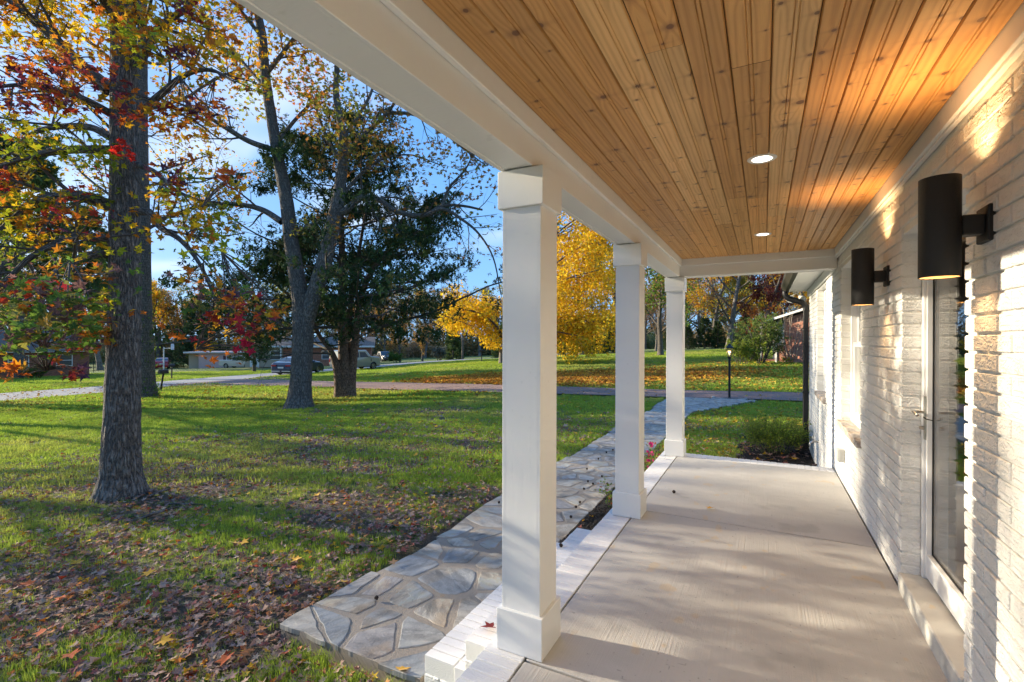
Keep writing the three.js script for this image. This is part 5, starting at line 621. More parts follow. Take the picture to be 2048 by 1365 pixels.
const paint = (r, g, b, m = 0.2) => phys({ color: C(r, g, b), roughness: 0.32, metalness: m, clearcoat: 1, clearcoatRoughness: 0.06 });
const red = std({ color: C(0.35, 0.01, 0.01), roughness: 0.25 }), lamp = std({ color: C(0.7, 0.72, 0.74), roughness: 0.15 }), plate = std({ color: C(0.6, 0.62, 0.6), roughness: 0.5 });
const alongRoad = p => { let k = 0; road.forEach((q, i) => { if (q.distanceTo(p) < road[k].distanceTo(p)) k = i; }); const t = road[Math.min(road.length - 1, k + 2)].clone().sub(road[Math.max(0, k - 2)]); return Math.atan2(-t.z, t.x); };
const SEDAN = { len: 4.9, W: 1.86, belt: 0.96, tuck: 0.42, sill: 0.2, wheels: [0.98, 3.92], wr: 0.345, mirror: 3.05, prof: [[0.05, 0.3], [0.0, 0.52], [0.06, 0.86], [0.2, 1.0], [0.7, 1.07], [1.25, 1.31], [1.8, 1.42], [2.25, 1.43], [2.7, 1.36], [3.35, 1.04], [4.2, 0.92], [4.62, 0.78], [4.82, 0.58], [4.86, 0.36], [4.78, 0.2]].map(([x, y]) => [x, y]), glassSides: [[[1.05, 1.0], [1.45, 1.28], [1.95, 1.38], [2.02, 1.0]], [[2.1, 1.0], [2.05, 1.385], [2.35, 1.37], [2.95, 1.08], [3.0, 1.0]]], shield: [3.28, 1.07, 2.68, 1.36], rear: [0.72, 1.09, 1.3, 1.33], lights: [['taillight', -0.09, 0.0, 0.76, 0.88, 0.42, 0.86, red], ['headlight', 4.72, 4.84, 0.62, 0.74, 0.5, 0.84, lamp], ['number_plate', -0.095, -0.085, 0.6, 0.72, -0.26, 0.26, plate], ['bumper_trim', -0.09, 0.0, 0.32, 0.4, 0.1, 0.85, M.nickel]] };
const SUV = { len: 4.75, W: 1.98, belt: 1.22, tuck: 0.16, sill: 0.36, wheels: [0.92, 3.82], wr: 0.40, mirror: 3.3, prof: [[0.05, 0.45], [0.0, 0.7], [0.02, 1.25], [0.1, 1.86], [0.3, 1.93], [2.8, 1.93], [2.95, 1.88], [3.4, 1.32], [3.6, 1.27], [4.5, 1.18], [4.66, 1.05], [4.7, 0.6], [4.6, 0.4]], glassSides: [[[0.35, 1.28], [0.38, 1.78], [1.0, 1.8], [1.0, 1.28]], [[1.1, 1.28], [1.1, 1.8], [1.95, 1.8], [1.95, 1.28]], [[2.05, 1.28], [2.05, 1.8], [2.75, 1.8], [3.15, 1.28]]], shield: [3.4, 1.36, 2.98, 1.86], rear: null, lights: [['headlight', 4.66, 4.79, 0.9, 1.06, 0.6, 0.9, lamp], ['taillight', -0.09, 0.0, 0.85, 1.2, 0.78, 0.92, red], ['side_vent', 3.42, 3.5, 0.85, 1.12, 0.985, 1.0, M.black], ['roof_rail', 0.4, 2.7, 2.0, 2.04, 0.72, 0.76, M.black]] };
const PICK = { len: 5.4, W: 1.95, belt: 1.1, tuck: 0.3, sill: 0.36, wheels: [1.05, 4.3], wr: 0.38, mirror: 3.6, prof: [[0.05, 0.45], [0.0, 0.6], [0.02, 1.14], [1.9, 1.14], [1.94, 1.62], [2.1, 1.78], [3.1, 1.78], [3.3, 1.68], [3.85, 1.2], [5.0, 1.08], [5.25, 0.95], [5.3, 0.55], [5.2, 0.4]], glassSides: [[[2.08, 1.16], [2.12, 1.62], [2.7, 1.66], [2.72, 1.16]], [[2.8, 1.16], [2.8, 1.66], [3.15, 1.62], [3.6, 1.2]]], shield: [3.8, 1.24, 3.28, 1.68], rear: null, lights: [['headlight', 5.26, 5.38, 0.8, 0.95, 0.55, 0.9, lamp], ['taillight', -0.09, 0.0, 0.8, 1.05, 0.8, 0.92, red]] };
const dirBack = (p, turn, l) => p.clone().add(V(-Math.cos(turn) * l, 0, Math.sin(turn) * l));
{ let p = G(598, 748.5), t = alongRoad(p); vehicle('sedan', 'dark blue four-door sedan parked at the road edge behind the forked trunk', 'car', dirBack(p, t, 2.45).add(V(0, 0.03, 0)), t, { ...SEDAN, paint: paint(0.006, 0.016, 0.04, 0.3) });
  p = G(712, 741); t = alongRoad(p); vehicle('boxy_suv', 'boxy silver-green off-road wagon parked ahead of the blue sedan', 'car', dirBack(p, t, 2.4).add(V(0, 0.03, 0)), t, { ...SUV, paint: paint(0.34, 0.345, 0.29, 0.5) });
  p = GD(757, 88); vehicle('pickup_truck', 'black pickup truck parked on the grass across the road', 'pickup', p, -0.5, { ...PICK, paint: paint(0.008, 0.01, 0.016) });
  p = GD(447, 72); vehicle('pickup_truck', 'cream old pickup truck parked at the pink garage', 'pickup', p, 0.35, { ...PICK, paint: paint(0.6, 0.52, 0.4, 0) });
  p = GD(322, 78); vehicle('suv', 'red sport utility car parked near the basketball hoop', 'car', p, 2.6, { ...SUV, W: 1.9, prof: SEDAN.prof.map(([x, y]) => [x * 0.97, y * 1.2]), len: 4.7, wheels: [0.95, 3.8], wr: 0.37, sill: 0.3, belt: 1.12, glassSides: SEDAN.glassSides.map(q => q.map(([x, y]) => [x * 0.97, y * 1.2])), shield: [3.18, 1.28, 2.6, 1.63], rear: [0.7, 1.31, 1.26, 1.6], mirror: 2.9, lights: [['taillight', -0.09, 0.02, 0.95, 1.1, 0.5, 0.85, red], ['number_plate', -0.095, -0.085, 0.8, 0.92, -0.24, 0.24, plate]], paint: paint(0.36, 0.012, 0.02) }); }

// ---------------------------------------------------------------- lamp post, mailboxes, hoop, poles and wires
{ const p = G(1459, 798.5), D = depthOf(p), k = D / FPX, l = thing('lamp_post', 'black lamp post with a lit glass lantern beside the driveway', 'lamp post', p); const H = (798.5 - 717) * k, T1 = (798.5 - 689) * k, r = 0.036;
  mesh('post', merge([tube([V(0, -0.15, 0), V(0, H, 0)], [r, r], 16), tube([V(0, H - 0.02, 0), V(0, H + 0.03, 0), V(0, H + 0.05, 0)], [r, 0.06, 0.05], 16), tube([V(0, 0, 0), V(0, 0.06, 0)], [0.06, 0.045], 16)]), M.black, l);
  const y0 = H + 0.04, y1 = T1 - 0.115, a0 = 0.055, a1 = 0.115, bars = []; for (let i = 0; i < 6; i++) { const c = Math.cos(i * Math.PI / 3), s = Math.sin(i * Math.PI / 3); bars.push(tube([V(c * a0, y0, s * a0), V(c * a1, y1, s * a1)], [0.006, 0.006], 5)); }
  const lan = mesh('lantern', merge([...bars, new THREE.CylinderGeometry(a1 + 0.01, a1 + 0.01, 0.016, 6).translate(0, y1, 0), new THREE.CylinderGeometry(0.05, a1 + 0.025, 0.085, 6).translate(0, y1 + 0.05, 0), new THREE.SphereGeometry(0.045, 14, 8).scale(1, 0.7, 1).translate(0, y1 + 0.105, 0), new THREE.CylinderGeometry(a0 + 0.01, a0, 0.02, 6).translate(0, y0, 0)].map(g => { g = g.index ? g.toNonIndexed() : g; return g; })), M.black, l);
  for (let i = 0; i < 6; i++) { const c = (j) => [Math.cos((i + j) * Math.PI / 3), Math.sin((i + j) * Math.PI / 3)], A = c(0), B = c(1); const g = geo([A[0] * a0, y0, A[1] * a0, B[0] * a0, y0, B[1] * a0, B[0] * a1, y1, B[1] * a1, A[0] * a1, y1, A[1] * a1], [0, 1, 2, 0, 2, 3], [0, 0, 1, 0, 1, 1, 0, 1]); g.computeVertexNormals(); mesh('pane', g, M.glass, lan); }
  const glow = std({ color: C(1, 0.8, 0.5), emissive: C(1, 0.62, 0.28), emissiveIntensity: 3 }); for (const [x, z] of [[0.03, 0], [-0.03, 0.02], [0, -0.03]]) { const b = mesh('bulb', new THREE.SphereGeometry(0.016, 10, 8).scale(1, 1.7, 1), glow, l); b.position.set(x, (y0 + y1) / 2 + 0.02, z); const q = mesh('candle_sleeve', new THREE.CylinderGeometry(0.011, 0.011, 0.08, 8), HM.white, l); q.position.set(x, (y0 + y1) / 2 - 0.05, z); }
  const pl = new THREE.PointLight(C(1, 0.62, 0.28), 0.25, 0, 2); pl.position.set(p.x, p.y + (y0 + y1) / 2 + 0.02, p.z); pl.castShadow = true; scene.add(pl);
  // stone ring round the foot
  const ring = thing('stone_ring', 'half ring of grey edging stones around the lamp post foot', 'edging', p.clone()); for (let i = 0; i < 9; i++) { const a = R(i * 22 + 5) , s = mesh('edging_stone', cbox(-0.13, 0.13, -0.1, 0.045, -0.045, 0.045, 0.015, [i * 0.3, 0]), STONES[i % 3], ring); s.position.set(Math.cos(a) * 0.5, 0.015, Math.sin(a) * 0.45); s.rotation.y = -a + Math.PI / 2; }
}
function mailbox(u, v, label, lean, s = 1) { const p = G(u, v), m = thing('mailbox', label, 'mailbox', p, alongRoad(p) + Math.PI / 2); m.scale.setScalar(s); mesh('post', tube([V(lean, -0.2, 0), V(lean * 0.6, 0.1, 0), V(-lean, 0.98, 0)], [0.05, 0.05, 0.05], 8), M.black, m); const g = extrude([[-0.09, 0], [0.09, 0], [0.09, 0.12], [0.07, 0.18], [0.03, 0.215], [-0.03, 0.215], [-0.07, 0.18], [-0.09, 0.12]], 0.46, 0.006); g.translate(-lean, 0.98, -0.23); mesh('box', g, M.black, m); mesh('flag', cbox(0.095 - lean, 0.1 - lean, 1.08, 1.22, -0.05, -0.02, 0), red, m); mesh('door', extrude([[-0.08, 0.01], [0.08, 0.01], [0.08, 0.12], [0.06, 0.17], [-0.06, 0.17], [-0.08, 0.12]], 0.006).translate(-lean, 0.985, 0.238), M.blackRough, m); return m; }
mailbox(323, 783, 'black mailbox on a leaning post on the near side of the road', 0.12); mailbox(343, 758, 'black mailbox on a straight thin post on the far side of the road', 0.0); mailbox(963, 724, 'small mailbox on a thin post by the road near the yellow maple', 0, 0.95);
{ const p = GD(327, 71), h = thing('basketball_hoop', 'white basketball hoop on a grey pole by the red car', 'basketball hoop', p, frontTo(p) + 0.3); mesh('pole', tube([V(0, -0.1, 0), V(0, 3.3, 0)], [0.09, 0.08], 10), HM.rail, h); mesh('arm', tube([V(0, 3.1, 0), V(0.95, 3.15, 0.1)], [0.05, 0.05], 8), HM.rail, h); const bd = []; for (let i = 0; i <= 24; i++) { const a = Math.PI * i / 24; bd.push([0.55 * Math.cos(a), 0.35 + 0.55 * Math.sin(a)]); } mesh('backboard', extrude([...bd, [-0.5, -0.15], [0.5, -0.15]], 0.04).rotateY(0.9).translate(1.05, 3.05, 0.1), std({ color: C(0.8, 0.8, 0.8), roughness: 0.4 }), h); mesh('rim', new THREE.TorusGeometry(0.22, 0.015, 6, 20).rotateX(Math.PI / 2).translate(1.25, 3.05, 0.35), std({ color: C(0.5, 0.1, 0.02) }), h); }
const poleM = std({ map: rep(T.bark, 1), color: C(1.1, 0.98, 0.86), roughness: 0.95 });
const poleTop = (() => { const p = GD(925, 70), o = thing('utility_pole', 'wooden utility pole beside the far road', 'utility pole', p); mesh('pole', tube([V(0, -0.3, 0), V(0.02, 4.5, 0), V(0, 9.2, 0)], [0.16, 0.14, 0.11], 10), poleM, o); mesh('crossarm', cbox(-1.1, 1.1, 8.5, 8.62, -0.05, 0.05, 0.01), poleM, o); for (const x of [-1, -0.4, 0.4, 1]) mesh('insulator', new THREE.CylinderGeometry(0.04, 0.05, 0.12, 8).translate(x, 8.68, 0), M.nickel, o); return p; })();
{ const wire = (a, b, sag, label) => { const p = []; for (let i = 0; i <= 24; i++) { const t = i / 24; p.push(a.clone().lerp(b, t).add(V(0, -sag * 4 * t * (1 - t), 0))); } tag(mesh('power_line', tube(p, new Array(25).fill(0.014), 5), M.black), label, 'power line'); };
  wire(P(1030, 640, 62), P(1640, 555, 30), 0.3, 'thick black overhead cable strung above the neighbouring brick house'); wire(poleTop.clone().add(V(0, 4.6, 0)), P(1500, 640, 62), 0.4, 'thin overhead wire crossing low behind the lamp post'); wire(P(860, 634, 70), P(1060, 630, 66), 0.2, 'overhead wire running through the yellow maple to the utility pole');
  wire(P(-100, 596, 58), P(520, 640, 66), 0.3, 'overhead wire above the far side of the road behind the sweetgum'); wire(P(-100, 625, 58), P(520, 610, 70), 0.3, 'lower overhead wire above the road behind the sweetgum'); }

// ---------------------------------------------------------------- porch lights
function sconce(z, label) { const s = thing('wall_sconce', label, 'wall lamp', V(XW, 1.805, z)), x = -0.129, rr = 0.06, h = 0.178;
  const lathe = new THREE.LatheGeometry([[rr - 0.003, h - 0.001], [rr, h], [rr, -h], [rr - 0.003, -h + 0.001], [rr - 0.004, -h + 0.05], [rr - 0.006, -h + 0.06], [0, -h + 0.062], [0, h - 0.062], [rr - 0.006, h - 0.06], [rr - 0.004, h - 0.05], [rr - 0.003, h - 0.001]].map(q => new THREE.Vector2(...q)), 40); lathe.translate(x, 0, 0); mesh('shade', lathe, M.blackRough, s);
  mesh('bracket', cbox(x + rr - 0.006, -0.012, -0.035, 0.035, -0.03, 0.03, 0.004), M.blackRough, s); mesh('backplate', cbox(-0.014, 0.006, -0.062, 0.062, -0.055, 0.055, 0.004), M.blackRough, s);
  const glow = std({ color: C(1, 0.75, 0.45), emissive: C(1, 0.55, 0.2), emissiveIntensity: 5 }); mesh('liner', merge([-1, 1].map(d => new THREE.CylinderGeometry(rr - 0.0065, rr - 0.0045, 0.052, 36, 1, true).rotateX(d > 0 ? Math.PI : 0).translate(x, d * (h - 0.028), 0))), std({ color: C(0.75, 0.6, 0.4), roughness: 0.6 }), s); for (const d of [-1, 1]) { const b = mesh('light_disc', new THREE.CylinderGeometry(0.042, 0.042, 0.008, 24), glow, s); b.position.set(x, d * (h - 0.055), 0);
    const l = new THREE.SpotLight(C(1, 0.60, 0.26), d > 0 ? 0.65 : 0.3, 0, R(58), 0.6, 2); l.position.set(XW + x, 1.805 + d * (h - 0.046), z); l.target.position.set(XW + x, 1.805 + d * 3, z); l.castShadow = true; l.shadow.radius = 1; scene.add(l, l.target); } }
sconce(-2.265, 'black cylinder wall lamp on the near side of the glass door'); sconce(-3.80, 'black cylinder wall lamp on the far side of the glass door');
function downlight(z, label) { const d = thing('ceiling_light', label, 'ceiling light', V(-0.012, CEIL, z), 0, 'recessed porch lights'); mesh('trim_ring', new THREE.LatheGeometry([[0.047, 0.004], [0.049, -0.004], [0.066, -0.0055], [0.072, -0.001], [0.072, 0.004]].map(q => new THREE.Vector2(...q)), 40), HM.white, d); mesh('lens', new THREE.CylinderGeometry(0.049, 0.049, 0.004, 32).translate(0, -0.0005, 0), std({ color: C(1, 1, 1), emissive: C(1, 0.9, 0.76), emissiveIntensity: 3.2 }), d);
  const l = new THREE.SpotLight(C(1, 0.72, 0.42), 0.9, 0, R(75), 0.8, 2); l.position.set(-0.012, CEIL - 0.012, z); l.target.position.set(-0.012, 0, z); l.castShadow = true; l.shadow.radius = 2.2; scene.add(l, l.target); }
downlight(-2.92, 'round lit recessed ceiling light nearer the glass door'); downlight(-5.0, 'round lit recessed ceiling light nearer the far beam'); downlight(-0.84, 'round lit recessed ceiling light over the near end of the porch');

// ---------------------------------------------------------------- small fittings on the wall
{ const o = thing('outlet_box', 'grey weatherproof outlet box low on the white wall under the window', 'outlet', V(XW, 0.30, -5.61)); mesh('cover', cbox(-0.052, 0.0, -0.06, 0.06, -0.045, 0.045, 0.006), std({ color: C(0.33, 0.34, 0.34), roughness: 0.4 }), o); mesh('lid', cbox(-0.06, -0.052, -0.055, 0.05, -0.04, 0.04, 0.003), std({ color: C(0.42, 0.43, 0.42), roughness: 0.35 }), o); mesh('hinge', tube([V(-0.056, 0.054, -0.035), V(-0.056, 0.054, 0.035)], [0.005, 0.005], 8), M.nickel, o);
  const f = thing('hose_tap', 'brass garden tap on the white wall near the downspout', 'tap', V(XW, -0.02, -8.05)); mesh('body', tube(spline([V(0.02, 0, 0), V(-0.06, 0, 0), V(-0.10, -0.02, 0), V(-0.11, -0.07, 0)], 10), new Array(11).fill(0.014), 10), M.nickel, f); mesh('wheel', new THREE.TorusGeometry(0.028, 0.006, 6, 16).rotateY(Math.PI / 2).translate(-0.075, 0.05, 0), M.nickel, f); mesh('stem', tube([V(-0.07, 0, 0), V(-0.075, 0.05, 0)], [0.007, 0.007], 6), M.nickel, f);
  const fl = thing('flood_light', 'white two-headed flood light under the eave at the house corner', 'flood light', V(0.50, 2.258, -9.9)); mesh('base', new THREE.CylinderGeometry(0.05, 0.05, 0.03, 16).translate(0, -0.012, 0), HM.white, fl); for (const s of [-1, 1]) { const h = part('lamp_head', fl); mesh('arm', tube([V(0, -0.02, 0), V(s * 0.06, -0.08, 0.02)], [0.012, 0.012], 8), HM.white, h); mesh('shade', new THREE.LatheGeometry([[0, 0.07], [0.03, 0.06], [0.045, 0.02], [0.06, -0.05], [0.056, -0.05], [0, -0.03]].map(q => new THREE.Vector2(...q)), 20).rotateX(-0.8).rotateZ(s * 0.5).translate(s * 0.08, -0.12, 0.03), HM.white, h); } }

// ---------------------------------------------------------------- shrubs and planting beds
{ const r = rng(66);
  const bed = (name, label, inside, x0, x1, z0, z1) => { const pos = [], idx = [], uv = [], nx = 26, nz = Math.ceil((z1 - z0) / 0.09), id = new Map(); for (let i = 0; i <= nx; i++) for (let k = 0; k <= nz; k++) { const x = lerp(x0, x1, i / nx), z = lerp(z0, z1, k / nz); id.set(i + ',' + k, pos.length / 3); pos.push(x, Math.max(hgt(x, z) + 0.012, -0.48) + 0.03 * vnoise(x * 9, z * 9, 3), z); uv.push(x, z); } for (let i = 0; i < nx; i++) for (let k = 0; k < nz; k++) { const x = lerp(x0, x1, (i + 0.5) / nx), z = lerp(z0, z1, (k + 0.5) / nz); if (!inside(x, z)) continue; const q = (a, b) => id.get(a + ',' + b); idx.push(q(i, k), q(i, k + 1), q(i + 1, k), q(i + 1, k), q(i, k + 1), q(i + 1, k + 1)); } const g = geo(pos, idx, uv); g.computeVertexNormals(); const o = structure(name, g, M.mulch, label, 'flower bed');
    const chip = new THREE.BoxGeometry(1, 0.22, 0.34), inst = [], n = 2600; for (let j = 0; j < n; j++) { const x = lerp(x0, x1, r()), z = lerp(z0, z1, r()); if (!inside(x, z)) continue; inst.push([x, z]); } const im = new THREE.InstancedMesh(chip, std({ color: C(1, 1, 1), roughness: 0.95 }), inst.length); im.name = 'mulch_chips'; inst.forEach(([x, z], j) => { ee.set((r() - 0.5) * 0.9, r() * 6.28, (r() - 0.5) * 0.9); const s = 0.012 + 0.03 * r(); im.setMatrixAt(j, m4.compose(V(x, Math.max(hgt(x, z) + 0.012, -0.48) + 0.03 * vnoise(x * 9, z * 9, 3) + 0.006, z), qq.setFromEuler(ee), V(s, s, s))); const k = 0.6 + 1.0 * r(); im.setColorAt(j, C(0.022 * k, 0.017 * k, 0.014 * k)); }); im.userData.kind = 'stuff'; im.castShadow = im.receiveShadow = true; o.add(im); };
  bed('mulch_bed', 'dark mulch flower bed between the flagstone walk and the porch', (x, z) => inBed(x, z) && x < -1, -1.66, -1.11, -7.5, -3.8); bed('mulch_bed', 'dark mulch bed with fallen leaves at the house wall beyond the porch', (x, z) => inBed(x, z) && x > -1, -0.6, 0.72, -10.7, -6.37);
  // feathery shrub at the wall
  { const p = onGround(0.16, -9.15, 0.02), s = thing('feathery_shrub', 'feathery yellow-green shrub at the corner bed beyond the porch', 'shrub', p), out = { tubes: [], tips: [] }, o = { step: 0.07, wiggle: 0.14, rise: [0.1, 0.2, 0.1], max: 2, leafFrom: 1, kids: [9, 6, 0], from: [0.25, 0.2], ratio: [0.45, 0.5], angle: [0.7, 0.7], thin: 0.6 };
    for (let k = 0; k < 44; k++) { const a = k * 2.4, e = Math.sqrt(k / 44); grow(out, V(Math.cos(a) * 0.2 * e, 0, Math.sin(a) * 0.18 * e), V(Math.cos(a) * e * 0.8, 1, Math.sin(a) * e * 0.7).normalize(), 0.5 * (0.7 + 0.5 * r()), 0.005, 0, o, r); }
    mesh('stem', tubesOf(out.tubes, () => 3), M.twigGreen = std({ color: C(0.11, 0.13, 0.04), roughness: 0.9 }), s).userData.kind = 'stuff'; const soup = new Soup(); leafOn(soup, out.tips, 9000, 0.035, 0.017, [[0.20, 0.31, 0.035, 4], [0.30, 0.40, 0.04, 3], [0.38, 0.40, 0.04, 2], [0.13, 0.22, 0.035, 2]], SMALL, r, 0.2); crownMesh(s, soup, M.leaf); }
  // flowering plants in the bed by the walk
  const rose = (x, z, h, label, nf) => { const p = onGround(x, z, 0.02), s = thing('flowering_plant', label, 'plant', p), out = { tubes: [], tips: [] }, o = { step: 0.06, wiggle: 0.2, rise: [0.2, 0.2], max: 1, leafFrom: 0, kids: [4, 0], from: [0.3], ratio: [0.5], angle: [0.7], thin: 0.6 }; for (let k = 0; k < 6; k++) { const a = k * 2.4; grow(out, V(0, 0, 0), V(Math.cos(a) * 0.5, 1, Math.sin(a) * 0.5).normalize(), h * (0.6 + 0.4 * r()), 0.004, 0, o, r); } mesh('stem', tubesOf(out.tubes, () => 4), M.twigGreen, s).userData.kind = 'stuff'; const soup = new Soup(); leafOn(soup, out.tips, 260, 0.06, 0.026, PAL.shrub.concat([[0.3, 0.26, 0.03, 2], [0.3, 0.08, 0.03, 1]]), SMALL, r, 0.3); mesh('foliage', soup.build(), M.leaf, s).userData.kind = 'stuff'; const pm = phys({ color: C(0.62, 0.03, 0.20), transmission: 0.3, thickness: 0, roughness: 1 }), petal = geo([0, 0, 0, 0.5, 0.35, 0.1, 0.3, 0.9, 0.25, -0.3, 0.9, 0.25, -0.5, 0.35, 0.1], [0, 1, 2, 0, 2, 3, 0, 3, 4]); const bl = []; for (let k = 0; k < 9; k++) bl.push(petal.clone().rotateX(0.5 + (k % 3) * 0.4).rotateZ(0).rotateY(k * 2.2)); const fg = mergeGeometries(bl); for (let k = 0; k < nf; k++) { const t = out.tips[Math.floor((0.35 + 0.65 * r()) * (out.tips.length - 1))], f = mesh('flower', fg, pm, s); f.position.copy(t.p).add(V((r() - 0.5) * 0.05, 0.02, (r() - 0.5) * 0.05)); f.scale.setScalar(0.028 + 0.012 * r()); f.rotation.set(r(), r() * 6, r()); } };
  rose(-1.36, -5.05, 0.42, 'pink flowering plant in the mulch bed nearest the steps', 7); rose(-1.28, -6.15, 0.62, 'taller pink flowering plant at the corner column', 9); rose(-1.40, -6.6, 0.5, 'pink flowering plant beyond the corner column beside the walk', 5);
  { const p = onGround(-1.30, -4.02, 0), s = thing('low_shrub', 'small grey-green tuft planted at the step end', 'shrub', p), soup = new Soup(); for (let k = 0; k < 1500; k++) { const d = rndDir(r); d.y = Math.abs(d.y); soup.add(SMALL[0], leafMatrix(d.multiplyScalar(0.16 * Math.cbrt(r())).multiply(V(1, 0.85, 1)), 0.014 + 0.008 * r(), r, 0), pick([[0.07, 0.11, 0.05, 3], [0.10, 0.15, 0.07, 2]], r)); } mesh('foliage', soup.build(), M.leaf, s); }
  // shrubs at the neighbouring house
  plant(bushy(71, 1.5, 2.2, [[0.20, 0.26, 0.02, 4], [0.28, 0.32, 0.03, 3], [0.10, 0.16, 0.02, 2]], 5200, 0.06), 'round_shrub', 'round yellow-green shrub left of the neighbouring house', 'shrub', GD(1485, 29), 1.0);
  plant(bushy(72, 3.0, 2.0, [[0.13, 0.20, 0.04, 4], [0.20, 0.27, 0.05, 3], [0.3, 0.3, 0.05, 1]], 7000, 0.07), 'tall_shrub', 'tall green shrub against the neighbouring house porch', 'shrub', GD(1522, 29.2), 0.9);
  plant(decid(73, 3.6, [[0.55, 0.16, 0.02, 4], [0.6, 0.24, 0.03, 2], [0.4, 0.12, 0.02, 2]], 1500, 0.075, { clear: 0.45 }), 'orange_tree', 'small tree with orange leaves behind the tall green shrub', 'tree', GD(1506, 32.5), 1.1);
  { const p = G(1582, 726), s = thing('bare_shrub', 'bare many-stemmed pale shrub before the neighbouring brick wall', 'shrub', p), out = { tubes: [], tips: [] }, o = { step: 0.2, wiggle: 0.1, rise: [0.1, 0.3, 0.2], max: 2, leafFrom: 9, kids: [5, 3, 0], from: [0.4, 0.3], ratio: [0.35, 0.5], angle: [0.4, 0.5], thin: 0.55 }; for (let k = 0; k < 26; k++) { const a = k * 2.4, e = Math.sqrt(k / 26); grow(out, V(Math.cos(a) * 0.35 * e, -0.05, Math.sin(a) * 0.35 * e), V(Math.cos(a) * 0.42 * e, 1, Math.sin(a) * 0.42 * e).normalize(), 2.9 * (0.7 + 0.5 * r()), 0.022, 0, o, r); } mesh('stem', tubesOf(out.tubes, t => t.lvl ? 3 : 5), std({ color: C(0.48, 0.38, 0.29), roughness: 0.9 }), s).userData.kind = 'stuff'; const soup = new Soup(); for (let k = 0; k < 160; k++) soup.add(SMALL[0], leafMatrix(V((r() - 0.5) * 0.9, 0.12 + 0.3 * r(), (r() - 0.5) * 0.9), 0.14, r, 0), pick(PAL.olive, r)); mesh('foliage', soup.build(), M.leaf, s).userData.kind = 'stuff'; }
  plant(bushy(74, 1.5, 1.6, [[0.16, 0.17, 0.13, 3], [0.22, 0.22, 0.17, 2]], 2600, 0.1), 'grey_shrub', 'pale grey shrub by the far road left of the utility pole', 'shrub', GD(878, 66), 1.2); plant(bushy(75, 1.3, 1.8, PAL.shrub, 2600, 0.1), 'green_shrub', 'green shrub across the road in front of the black pickup', 'shrub', GD(790, 68), 1.0); plant(bushy(76, 1.2, 2.4, PAL.green, 2600, 0.1), 'dark_shrub', 'dark clipped shrub below the window of the dark house', 'shrub', GD(72, 44), 1.0);
}

